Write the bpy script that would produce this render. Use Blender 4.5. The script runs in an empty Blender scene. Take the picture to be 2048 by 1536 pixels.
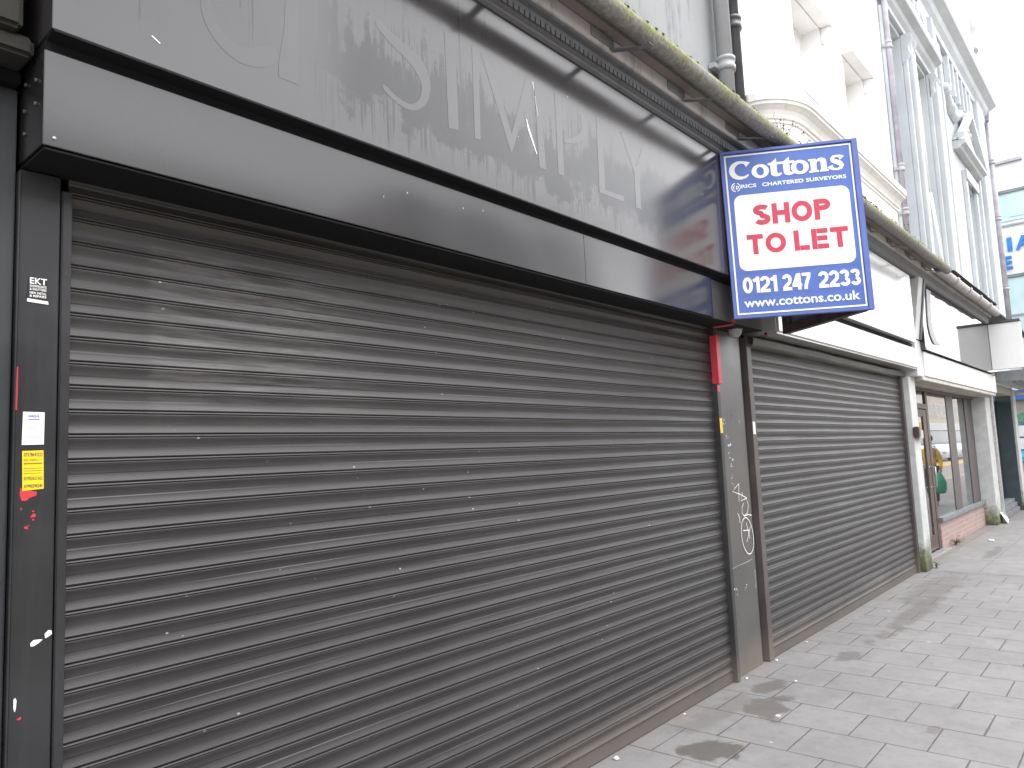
import bpy, bmesh, math, random
from mathutils import Vector, Matrix
from mathutils import noise as mnoise
random.seed(7)
R = math.radians
scn = bpy.context.scene
col = scn.collection

# ------------------------------------------------------------------ camera
def cam_axes(az, pi, ro):
    a, p, r = R(az), R(pi), R(ro)
    F = Vector((math.sin(a)*math.cos(p), math.cos(a)*math.cos(p), math.sin(p)))
    Rt = Vector((math.cos(a), -math.sin(a), 0)); U = Rt.cross(F)
    return Rt*math.cos(r)+U*math.sin(r), U*math.cos(r)-Rt*math.sin(r), F
cr, cu, cf = cam_axes(49.28087, 5.80055, -2.51622)
cam = bpy.data.cameras.new("camera")
cam.sensor_width = 36; cam.lens = 1480/2048*36; cam.clip_start = 0.05; cam.clip_end = 1500
co = bpy.data.objects.new("camera", cam); col.objects.link(co)
M = Matrix(((cr.x, cu.x, -cf.x, 0), (cr.y, cu.y, -cf.y, -2.45), (cr.z, cu.z, -cf.z, 1.65), (0, 0, 0, 1)))
co.matrix_world = M
scn.camera = co
# ------------------------------------------------------------------ light
SUN_EL, SUN_AZ = 62.0, 150.0      # azimuth measured from +y towards +x
w = bpy.data.worlds.new("World"); scn.world = w; w.use_nodes = True
nt = w.node_tree; nt.nodes.clear()
out = nt.nodes.new('ShaderNodeOutputWorld'); bg = nt.nodes.new('ShaderNodeBackground')
sky = nt.nodes.new('ShaderNodeTexSky'); sky.sky_type = 'NISHITA'; sky.sun_disc = False
sky.sun_elevation = R(SUN_EL); sky.sun_rotation = R(SUN_AZ)
tc = nt.nodes.new('ShaderNodeTexCoord')
ns = nt.nodes.new('ShaderNodeTexNoise'); ns.inputs['Scale'].default_value = 2.2; ns.inputs['Detail'].default_value = 4
rp = nt.nodes.new('ShaderNodeValToRGB')
rp.color_ramp.elements[0].position = 0.35; rp.color_ramp.elements[0].color = (7.6, 7.7, 8.1, 1)
rp.color_ramp.elements[1].position = 0.65; rp.color_ramp.elements[1].color = (11.5, 11.4, 11.4, 1)
mx = nt.nodes.new('ShaderNodeMix'); mx.data_type = 'RGBA'; mx.inputs[0].default_value = 0.9
nt.links.new(tc.outputs['Generated'], ns.inputs['Vector']); nt.links.new(ns.outputs['Fac'], rp.inputs['Fac'])
nt.links.new(sky.outputs[0], mx.inputs[6]); nt.links.new(rp.outputs[0], mx.inputs[7])
nt.links.new(mx.outputs[2], bg.inputs['Color']); bg.inputs['Strength'].default_value = 0.1
nt.links.new(bg.outputs[0], out.inputs['Surface'])
sl = bpy.data.lights.new("sun", 'SUN'); sl.energy = 0.7; sl.angle = R(40); sl.color = (1, .97, .93)
so = bpy.data.objects.new("sun", sl); col.objects.link(so); so.location = (5, -8, 12)
d = Vector((math.sin(R(SUN_AZ))*math.cos(R(SUN_EL)), math.cos(R(SUN_AZ))*math.cos(R(SUN_EL)), math.sin(R(SUN_EL))))
so.rotation_euler = d.to_track_quat('Z', 'Y').to_euler()
scn.view_settings.view_transform = 'Standard'; scn.view_settings.look = 'None'
scn.view_settings.exposure = 2.0; scn.view_settings.gamma = 1

# ------------------------------------------------------------------ node helper
class NB:
    def __init__(s, name):
        s.m = bpy.data.materials.new(name); s.m.use_nodes = True
        s.t = s.m.node_tree; s.b = s.t.nodes['Principled BSDF']
        s._pos = None
    def new(s, t): return s.t.nodes.new(t)
    def put(s, sock, v):
        if isinstance(v, bpy.types.NodeSocket): s.t.links.new(v, sock)
        elif isinstance(v, (tuple, list)): sock.default_value = tuple(v)+(1,) if len(v) == 3 and sock.type == 'RGBA' else v
        else: sock.default_value = v
    def pos(s):
        if s._pos is None: s._pos = s.new('ShaderNodeNewGeometry').outputs['Position']
        return s._pos
    def scaled(s, x, y, z, off=(0, 0, 0)):
        n = s.new('ShaderNodeMapping'); n.inputs['Scale'].default_value = (x, y, z); n.inputs['Location'].default_value = off
        s.t.links.new(s.pos(), n.inputs['Vector']); return n.outputs[0]
    def xyz(s):
        n = s.new('ShaderNodeSeparateXYZ'); s.t.links.new(s.pos(), n.inputs[0]); return n.outputs
    def m_(s, op, a, b=0.0, c=0.0, clamp=False):
        n = s.new('ShaderNodeMath'); n.operation = op; n.use_clamp = clamp
        s.put(n.inputs[0], a); s.put(n.inputs[1], b); s.put(n.inputs[2], c); return n.outputs[0]
    def noise(s, vec, scale=5, detail=4, rough=.55):
        n = s.new('ShaderNodeTexNoise'); s.t.links.new(vec, n.inputs['Vector'])
        n.inputs['Scale'].default_value = scale; n.inputs['Detail'].default_value = detail; n.inputs['Roughness'].default_value = rough
        return n.outputs['Fac']
    def vor(s, vec, scale=5, rand=1.0):
        n = s.new('ShaderNodeTexVoronoi'); s.t.links.new(vec, n.inputs['Vector']); n.inputs['Scale'].default_value = scale
        n.inputs['Randomness'].default_value = rand
        return n.outputs
    def step(s, v, lo, hi):        # smooth 0..1 between lo and hi
        n = s.new('ShaderNodeMapRange'); n.interpolation_type = 'SMOOTHSTEP'
        s.put(n.inputs['Value'], v); n.inputs['From Min'].default_value = lo; n.inputs['From Max'].default_value = hi
        return n.outputs['Result']
    def rng(s, v, a, b, lo=0.0, hi=1.0):
        n = s.new('ShaderNodeMapRange'); s.put(n.inputs['Value'], v)
        for k, q in (('From Min', lo), ('From Max', hi), ('To Min', a), ('To Max', b)): n.inputs[k].default_value = q
        return n.outputs['Result']
    def mix(s, f, a, b):
        n = s.new('ShaderNodeMix'); n.data_type = 'RGBA'; s.put(n.inputs[0], f); s.put(n.inputs[6], a); s.put(n.inputs[7], b); return n.outputs[2]
    def mul(s, *v):
        r = v[0]
        for q in v[1:]: r = s.m_('MULTIPLY', r, q)
        return r
    def fin(s, color, rough=.5, bump=None, bstr=.2, bdist=.01, **kw):
        s.put(s.b.inputs['Base Color'], color); s.put(s.b.inputs['Roughness'], rough)
        if bump is not None:
            n = s.new('ShaderNodeBump'); s.put(n.inputs['Height'], bump); n.inputs['Strength'].default_value = bstr; n.inputs['Distance'].default_value = bdist
            s.t.links.new(n.outputs[0], s.b.inputs['Normal'])
        for k, v in kw.items(): s.put(s.b.inputs[k.replace('_', ' ')], v)
        return s.m

def plain(name, c, rough=.5, var=.12, scale=6, **kw):
    n = NB(name); f = n.noise(n.pos(), scale, 5)
    a = tuple(q*(1-var) for q in c); b = tuple(min(1, q*(1+var)) for q in c)
    return n.fin(n.mix(n.step(f, .3, .7), a, b), rough, **kw)

MT = {}
# --- black gloss sheet of the fascia, filmed with dust that rain has streaked
def black_sheet(name, streaks, ghost=False):
    n = NB(name); x = n.xyz()
    big = n.noise(n.pos(), 1.3, 3); fine = n.noise(n.pos(), 60, 3)
    film = (.042, .039, .040) if streaks else (.049, .046, .047) if ghost else (.022, .021, .022)
    c = n.mix(n.step(big, .3, .7), tuple(q*.85 for q in film), tuple(q*1.1 for q in film))
    ro = n.rng(big, .12, .20, .3, .7)
    if streaks:
        s1 = n.noise(n.scaled(38, 1, 1.1), 1, 4, .6); s2 = n.noise(n.scaled(95, 1, .5), 1, 2, .5)
        env = n.noise(n.scaled(3.2, 1, 3.2, (3, 0, 0)), 1, 6, .7)
        inx = n.mul(n.step(x[0], 1.45, 1.75), n.step(x[0], 4.6, 3.7))
        # washed patch behind the letters with a ragged upper edge, running down in drips
        edge = n.m_('ADD', x[2], n.m_('ADD', n.rng(s1, -.16, .16, .25, .75), n.rng(env, -.22, .22, .25, .75)))
        patch = n.mul(n.step(edge, 3.38, 3.26), n.step(n.m_('ADD', x[2], n.rng(env, -.16, .16, .25, .75)), 3.02, 3.07), inx)
        dr = n.mul(n.step(s2, .50, .56), n.step(n.m_('ADD', x[2], n.rng(s1, -.13, .13, .25, .75)), 2.93, 3.0), n.step(x[2], 3.2, 3.1), inx)
        few = n.mul(n.step(s1, .62, .66), n.step(n.m_('ADD', x[2], n.rng(env, -.3, .3)), 2.9, 3.05))
        dark = n.m_('MAXIMUM', n.m_('MAXIMUM', patch, n.mul(dr, .85)), n.mul(few, .8), clamp=True)
        c = n.mix(dark, c, (.012, .012, .014))
        ro = n.m_('ADD', ro, n.mul(dark, .03)); n.put(n.b.inputs['Specular IOR Level'], n.rng(dark, .5, .42))
    sp = n.mul(n.step(n.vor(n.scaled(1, 1, .6), 14)['Distance'], .05, .025), n.step(n.noise(n.pos(), 3, 2), .55, .62))
    c = n.mix(sp, c, (.5, .5, .5))
    bump = n.m_('ADD', n.noise(n.scaled(1.2, 1, 2.4), 1.0, 1), n.mul(fine, .0006))
    return n.fin(c, ro, bump, .08, .05, IOR=1.64)
MT['black_streaked'] = black_sheet('black_sheet_streaked', True)
MT['black_gloss'] = black_sheet('black_sheet_gloss', False)
def silver_sheet():
    n = NB('pale_silver_sheet'); f = n.noise(n.pos(), 1.6, 4); s1 = n.noise(n.scaled(14, 4, 1.2), 1, 4, .6)
    c = n.mix(n.step(f, .3, .7), (.40, .40, .40), (.50, .50, .495)); c = n.mix(n.mul(n.step(s1, .55, .75), .35), c, (.26, .25, .24))
    return n.fin(c, .16, n.noise(n.scaled(1.2, 1, 2.4), 1.0, 1), .08, .05, IOR=1.6)
MT['silver_sheet'] = silver_sheet()
MT['ghost'] = black_sheet('dust_ghost', False, True)
def black_paint(name, c, ro=.38, dirt=True, chips=.0, ior=1.5):
    n = NB(name); x = n.xyz()
    f = n.noise(n.pos(), 2.5, 5, .6); g = n.noise(n.scaled(30, 30, 2), 1, 3)
    cc = n.mix(n.step(f, .3, .7), tuple(q*.8 for q in c), tuple(q*1.3 for q in c))
    cc = n.mix(n.mul(n.step(g, .55, .8), .35), cc, tuple(q*2.2 for q in c))
    if dirt:
        dz = n.m_('ADD', x[2], n.rng(f, -.18, .18))
        cc = n.mix(n.mul(n.step(dz, .32, -.02), .7), cc, (.16, .135, .11))
    if chips:
        v = n.noise(n.pos(), 22, 5, .7)
        cc = n.mix(n.step(v, .735, .76), cc, (.35, .33, .32))
    return n.fin(cc, n.rng(f, ro-.06, ro+.12, .3, .7), n.noise(n.pos(), 90, 3), .05, .004, IOR=ior)
MT['pillar'] = black_paint('black_painted_pillar', (.019, .020, .022), .33, True, .1)
MT['pillar_mid'] = black_paint('haze_lifted_black_paint', (.054, .052, .050), .32, True, .1, 1.75)  # black paint, base colour lifted to carry lens veil and satin sheen
MT['left_shop'] = black_paint('slate_painted_board', (.026, .029, .032), .45, False)
MT['rail_brown'] = black_paint('brown_black_rail', (.066, .056, .054), .45, True)
MT['rail_dark'] = black_paint('dark_rail', (.028, .028, .029), .4, True)
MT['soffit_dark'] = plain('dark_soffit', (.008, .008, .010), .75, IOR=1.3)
# --- shutter laths
def shutter_mat():
    n = NB('shutter_paint'); x = n.xyz()
    fr = n.m_('FRACT', n.m_('DIVIDE', x[2], .074))
    f = n.noise(n.scaled(1, 1, 1), 1.2, 5, .65); g = n.noise(n.scaled(2.5, 1, 40), 1, 4, .6)
    c = n.mix(n.step(f, .3, .7), (.0240, .0226, .0234), (.036, .0337, .0343))
    c = n.mix(n.mul(n.step(g, .5, .75), .5), c, (.050, .0475, .0485))
    # punched holes in the lower half of each lath
    row = n.m_('DIVIDE', x[2], .0070); off = n.mul(n.m_('MODULO', n.m_('FLOOR', row), 2.0), .5)
    u = n.m_('SUBTRACT', n.m_('FRACT', n.m_('ADD', n.m_('DIVIDE', x[0], .008), off)), .5)
    v = n.m_('SUBTRACT', n.m_('FRACT', row), .5)
    r2 = n.m_('ADD', n.mul(u, u), n.mul(v, v))
    hole = n.mul(n.step(r2, .11, .06), n.step(fr, .14, .17), n.step(fr, .58, .52), n.step(x[0], 2.4, 1.3))
    c = n.mix(n.mul(hole, .6), c, (.008, .008, .008))
    sm = n.noise(n.scaled(3, 1, 55), 1, 4, .7)
    c = n.mix(n.mul(n.step(sm, .42, .62), n.step(x[0], 1.02, 1.06), n.step(x[0], 2.1, 1.6), n.step(x[2], 1.75, 2.0), n.step(x[2], 2.42, 2.38), .5), c, (.115, .11, .108))
    # settled dust low down, scuffed paint by the guide
    dz = n.m_('ADD', x[2], n.rng(f, -.15, .15))
    c = n.mix(n.mul(n.step(dz, .30, -.05), .75), c, (.138, .118, .104))
    sc = n.noise(n.scaled(14, 6, 30), 1, 5, .7)
    c = n.mix(n.mul(n.step(sc, .66, .70), n.step(x[0], 4.75, 5.08), n.step(x[0], 5.3, 5.2)), c, (.33, .33, .33))
    vd = n.vor(n.scaled(1, 0, 1.6), 11)
    sp = n.mul(n.step(vd['Distance'], .075, .04), n.step(n.noise(n.pos(), 2.3, 3), .52, .6))
    c = n.mix(n.mul(sp, .8), c, (.36, .35, .34))
    return n.fin(c, n.rng(f, .44, .56, .3, .7), n.noise(n.pos(), 120, 2), .04, .003, IOR=1.5)
MT['shutter'] = shutter_mat()
MT['red'] = plain('red_gloss_paint', (.50, .035, .05), .35)
MT['white_paint'] = plain('white_paint', (.78, .78, .77), .5, .04)
MT['yellow'] = plain('yellow_vinyl', (.78, .56, .01), .4, .04)
MT['ink'] = plain('dark_ink', (.05, .05, .06), .5)
MT['blue_ink'] = plain('blue_ink', (.10, .13, .35), .5)
MT['label_black'] = plain('black_vinyl', (.015, .015, .017), .35)
MT['steel'] = plain('dull_steel', (.45, .45, .45), .35, .15, 20, Metallic=.7)
# --- walls
def stucco(name, c, stain, amount=.6, ro=.85):
    n = NB(name)
    f = n.noise(n.pos(), 1.1, 6, .6); s = n.noise(n.scaled(7, 7, 1.1), 1, 7, .75); g = n.noise(n.pos(), 40, 4)
    cc = n.mix(n.step(f, .3, .7), tuple(q*.9 for q in c), tuple(min(1, q*1.08) for q in c))
    cc = n.mix(n.mul(n.step(s, .5, .72), amount), cc, stain)
    return n.fin(cc, ro, n.m_('ADD', n.mul(g, .3), f), .25, .01)
MT['grey_render'] = stucco('weathered_grey_render', (.25, .262, .27), (.11, .115, .12), .9)
MT['white_render'] = stucco('white_render', (.80, .80, .80), (.70, .69, .68), .4)
MT['white_trim'] = stucco('old_white_trim', (.78, .77, .755), (.56, .51, .46), .55)
MT['classical'] = stucco('pale_blue_grey_paint', (.50, .525, .55), (.40, .425, .45), .5)
MT['classical_dark'] = stucco('grey_blind_window', (.40, .44, .475), (.33, .37, .40), .5)
MT['stone'] = stucco('dirty_stone', (.022, .020, .017), (.010, .009, .008), .8)
MT['pale_pillar'] = None
def pale_pillar():
    n = NB('pale_grey_painted_pillar'); x = n.xyz(); f = n.noise(n.pos(), 6, 5, .65)
    c = n.mix(n.step(f, .3, .7), (.44, .45, .45), (.54, .55, .54))
    dz = n.m_('ADD', x[2], n.rng(f, -.35, .35))
    c = n.mix(n.step(dz, .45, .1), c, (.10, .12, .045))
    c = n.mix(n.mul(n.step(dz, .12, .0), .8), c, (.05, .05, .04))
    return n.fin(c, .55, f, .2, .01)
MT['pale_pillar'] = pale_pillar()
def gutter_mat():
    n = NB('mossy_gutter'); x = n.xyz(); f = n.noise(n.scaled(7, 20, 20), 1, 5, .7); g = n.noise(n.pos(), 45, 4)
    c = n.mix(n.step(g, .35, .7), (.15, .148, .142), (.24, .232, .22))
    m = n.m_('ADD', x[2], n.rng(f, -.10, .10))
    c = n.mix(n.mul(n.step(m, 3.87, 3.92), n.step(f, .30, .52)), c, n.mix(n.step(g, .4, .6), (.13, .14, .045), (.21, .215, .085)))
    return n.fin(c, .75, g, .5, .01)
MT['gutter'] = gutter_mat()
MT['moss'] = plain('moss', (.06, .075, .02), .95, .5, 60)
MT['board_light'] = stucco('grey_painted_board', (.44, .43, .44), (.20, .18, .15), .8)
MT['board_brown'] = stucco('peeling_brown_board', (.24, .20, .18), (.10, .09, .085), .8)
MT['cornice_dark'] = stucco('dark_grey_moulding', (.095, .098, .108), (.05, .05, .05), .7, .6)
MT['lead'] = plain('lead_sheet', (.16, .165, .17), .6, .2)
MT['pipe_grey'] = stucco('grey_painted_pipe', (.30, .31, .32), (.2, .2, .2), .5, .4)
MT['pipe_black'] = plain('black_pipe', (.06, .063, .072), .4, .25)
MT['pipe_mauve'] = plain('mauve_grey_pipe', (.34, .33, .37), .5, .15)
# --- pavement
def pavement():
    n = NB('grey_paving_slabs'); x = n.xyz(); P = .403
    ci = n.m_('DIVIDE', n.m_('SUBTRACT', x[0], 4.127), P); ck = n.m_('FLOOR', ci); cfr = n.m_('FRACT', ci)
    par = n.m_('MODULO', n.m_('ADD', ck, 100.0), 2.0)
    yi = n.m_('ADD', n.m_('DIVIDE', n.m_('ADD', x[1], .352), P), n.mul(par, .5)); yk = n.m_('FLOOR', yi); yf = n.m_('FRACT', yi)
    wob = n.noise(n.pos(), 3, 3)
    jw = n.rng(wob, .003, .012, .3, .7)
    ex = n.m_('MINIMUM', cfr, n.m_('SUBTRACT', 1.0, cfr)); ey = n.m_('MINIMUM', yf, n.m_('SUBTRACT', 1.0, yf))
    e = n.m_('MINIMUM', ex, n.mul(ey, 1.0))
    d = n.m_('SUBTRACT', e, jw)
    near = n.step(x[0], 10.72, 10.66)
    joint = n.mul(n.step(d, .010, -.004), near)
    # farther stretch: large worn slabs with thin joints
    fx = n.m_('FRACT', n.m_('DIVIDE', x[0], .9)); fy = n.m_('FRACT', n.m_('DIVIDE', x[1], .62))
    e2 = n.m_('MINIMUM', n.m_('MINIMUM', fx, n.m_('SUBTRACT', 1.0, fx)), n.m_('MINIMUM', fy, n.m_('SUBTRACT', 1.0, fy)))
    j2 = n.mul(n.step(e2, .014, .004), n.step(x[0], 10.66, 10.72), n.rng(wob, .1, .9, .35, .6))
    strip = n.mul(n.step(x[0], 10.62, 10.66), n.step(x[0], 10.80, 10.76), .55)
    joint = n.m_('MAXIMUM', n.m_('MAXIMUM', joint, j2), n.mul(strip, n.rng(wob, .2, 1, .35, .6)), clamp=True)
    cv = n.new('ShaderNodeCombineXYZ'); n.put(cv.inputs[0], ck); n.put(cv.inputs[1], yk)
    wn = n.new('ShaderNodeTexWhiteNoise'); wn.noise_dimensions = '3D'; n.t.links.new(cv.outputs[0], wn.inputs['Vector'])
    rnd = n.mul(wn.outputs['Value'], near)
    big = n.noise(n.pos(), .9, 5, .6); med = n.noise(n.pos(), 5, 6, .65); fine = n.noise(n.pos(), 150, 4, .7)
    c = n.mix(n.step(big, .3, .7), (.158, .155, .156), (.197, .193, .193))
    c = n.mix(n.mul(rnd, .35), c, (.155, .150, .150))
    c = n.mix(n.mul(n.step(med, .45, .72), .45), c, (.130, .123, .118))
    c = n.mix(n.mul(n.step(fine, .5, .8), .35), c, (.28, .27, .27))
    mot = n.noise(n.pos(), 13, 6, .75); c = n.mix(n.mul(n.step(mot, .48, .68), .38), c, (.120, .115, .112)); c = n.mix(n.mul(n.step(n.noise(n.scaled(2.2, 3.5, 1, (7, 2, 0)), 1, 5, .7), .52, .68), .35), c, (.235, .23, .23))
    # damp brown marks
    wet = None
    for (px, py, sx, sy, k) in ((3.90, -.42, .24, .17, .95), (4.75, -.39, .30, .14, .8), (5.12, -.25, .2, .1, .75), (6.2, -.46, .22, .08, .55),
                             (8.2, -.52, 1.5, .12, .55), (9.6, -.42, 1.1, .22, .45), (12.6, -.5, .8, .09, .55), (4.9, -1.32, .10, .04, .5), (5.4, -1.35, .09, .03, .5), (4.5, -.2, .5, .1, .3)):
        dx = n.m_('DIVIDE', n.m_('SUBTRACT', x[0], px), sx); dy = n.m_('DIVIDE', n.m_('SUBTRACT', x[1], py), sy)
        r = n.m_('ADD', n.m_('SQRT', n.m_('ADD', n.mul(dx, dx), n.mul(dy, dy))), n.rng(med, .75, -.75, .25, .75))
        mk = n.mul(n.step(r, 1.05, .7), k)
        wet = mk if wet is None else n.m_('MAXIMUM', wet, mk)
    c = n.mix(n.mul(wet, .80), c, (.072, .062, .052))
    gutter = n.step(n.m_('ADD', x[1], n.rng(med, -.08, .08)), -.10, .0)
    c = n.mix(n.mul(gutter, .55), c, (.16, .14, .12))
    vd = n.vor(n.scaled(1, 1, 0), 2.6)
    gum = n.step(n.m_('ADD', vd['Distance'], n.rng(fine, -.01, .01)), .052, .040)
    c = n.mix(n.mul(gum, n.step(n.noise(n.pos(), 2, 1), .42, .5), .7), c, (.42, .41, .40))
    vd2 = n.vor(n.scaled(1, 1, 0, (5, 3, 0)), 1.9)
    c = n.mix(n.mul(n.step(vd2['Distance'], .06, .03), .5), c, (.10, .097, .095))
    c = n.mix(n.mul(joint, .88), c, (.055, .052, .05))
    h = n.m_('SUBTRACT', n.m_('ADD', n.mul(fine, .10), n.mul(rnd, .35)), joint)
    ro = n.m_('SUBTRACT', n.rng(med, .62, .8, .3, .7), n.mul(wet, .25))
    return n.fin(c, ro, h, .45, .006)
MT['pavement'] = pavement()
MT['asphalt'] = plain('asphalt', (.24, .228, .21), .8, .2, 30)
MT['ground'] = plain('earth_grey', (.09, .088, .085), .9)
MT['kerb'] = plain('kerb_stone', (.22, .215, .21), .8, .2, 8)
MT['lane_yellow'] = plain('worn_yellow_lane_paint', (.46, .36, .14), .8, .25, 3)
MT['line_yellow'] = plain('yellow_road_paint', (.55, .38, .04), .7)
# --- glass and misc
def glassy(name, c, ro=.02, wav=.02):
    n = NB(name); return n.fin(c, ro, n.noise(n.pos(), 1.5, 1), wav, .02, IOR=1.7)
MT['glass'] = glassy('shop_window_glass', (.03, .032, .033)); MT['glass'].node_tree.nodes['Principled BSDF'].inputs['IOR'].default_value = 3.0
MT['mirror_fascia'] = glassy('black_glass_fascia', (.02, .02, .022), .03, .012)
MT['far_glass'] = glassy('far_window_glass', (.16, .18, .19), .08)
MT['brown'] = plain('brown_door_frame', (.07, .042, .036), .45, .25, 12)
MT['mullion'] = plain('bronze_mullion', (.075, .066, .064), .45, .15, 10)
MT['sill'] = plain('grey_sill', (.17, .185, .195), .5, .15)
MT['cream'] = plain('cream_soffit', (.45, .43, .39), .6, .15)
def brick(name, a, b, mortar, sx=1.0):
    n = NB(name); t = n.new('ShaderNodeTexBrick')
    sp = n.xyz(); cv = n.new('ShaderNodeCombineXYZ'); n.put(cv.inputs[0], n.m_('ADD', sp[0], sp[1])); n.put(cv.inputs[1], sp[2])
    n.t.links.new(cv.outputs[0], t.inputs['Vector'])
    t.inputs['Scale'].default_value = 1; t.inputs['Brick Width'].default_value = .225*sx; t.inputs['Row Height'].default_value = .075*sx
    t.inputs['Mortar Size'].default_value = .006*sx
    n.put(t.inputs['Color1'], a); n.put(t.inputs['Color2'], b); n.put(t.inputs['Mortar'], mortar)
    f = n.noise(n.pos(), 7, 4)
    c = n.mix(n.mul(n.step(f, .4, .7), .35), t.outputs['Color'], (.3, .26, .25))
    return n.fin(c, .8, t.outputs['Fac'], -.3, .006)
MT['brick'] = brick('pink_red_brick', (.37, .25, .225), (.32, .205, .185), (.38, .34, .325))
MT['brick_far'] = brick('red_brick', (.26, .09, .06), (.2, .075, .05), (.25, .22, .2))
MT['sign_blue'] = plain('blue_sign_sheet', (.062, .130, .43), .42, .05)
MT['sign_frame'] = plain('blue_painted_frame', (.088, .128, .39), .5, .1)
MT['sign_white'] = plain('white_sign_sheet', (.80, .80, .80), .42, .02)
MT['sign_red'] = plain('red_sign_letters', (.50, .025, .065), .42, .03)
MT['timber'] = plain('brown_timber_frame', (.10, .075, .07), .7, .3, 15)
MT['sign_back'] = plain('grey_sign_back', (.30, .30, .33), .6, .05)
MT['sign_back_text'] = plain('pale_show_through', (.40, .40, .42), .6, .05)
MT['letter_grey'] = plain('letter_grey', (.27, .27, .275), .5)
MT['pale_print'] = plain('pale_print', (.66, .66, .68), .5)
MT['blue_letters'] = plain('blue_sign_letters', (.02, .19, .55), .4)
MT['teal_wall'] = stucco('pale_turquoise_panel', (.50, .66, .68), (.42, .58, .60), .4)
MT['end_white'] = stucco('white_panel_wall', (.74, .76, .77), (.66, .70, .72), .4)
MT['blue_trim'] = plain('blue_trim', (.04, .12, .42), .4)
MT['tan'] = plain('beige_shop_wall', (.33, .31, .27), .7)
MT['poster_green'] = plain('green_poster', (.10, .26, .17), .5, .5, 9)
MT['poster_cyan'] = plain('cyan_poster', (.10, .45, .62), .5, .5, 9)
MT['teal_dark'] = plain('dark_teal_door', (.045, .065, .075), .35)
MT['dark_inside'] = plain('dark_interior', (.02, .02, .022), .7)
MT['paper'] = plain('white_paper', (.75, .75, .74), .7, .06)
MT['leaf'] = plain('weed_leaf', (.085, .12, .035), .7, .4, 30)
MT['twig'] = plain('dry_twig', (.16, .13, .10), .8)
MT['skin'] = plain('skin', (.33, .19, .13), .5, .05); MT['hair'] = plain('dark_hair', (.03, .022, .018), .6)
MT['jacket'] = plain('yellow_jacket', (.75, .48, .02), .7); MT['trousers'] = plain('dark_trousers', (.03, .035, .04), .8)
MT['bag'] = plain('green_bag', (.02, .28, .16), .45)
MT['car_white'] = plain('white_car_paint', (.75, .75, .76), .2, .02); MT['tyre'] = plain('tyre_rubber', (.02, .02, .02), .8)
MT['white_far'] = stucco('white_far_front', (.78, .77, .75), (.66, .64, .61), .4); MT['grey_far'] = stucco('grey_far_front', (.48, .49, .50), (.38, .39, .40), .4)
MT['tan_far'] = stucco('cream_far_front', (.66, .60, .50), (.55, .5, .42), .4); MT['yellow_far'] = plain('yellow_far_fascia', (.7, .45, .05), .5)
MT['purple_far'] = plain('purple_far_awning', (.14, .08, .2), .6)

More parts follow.
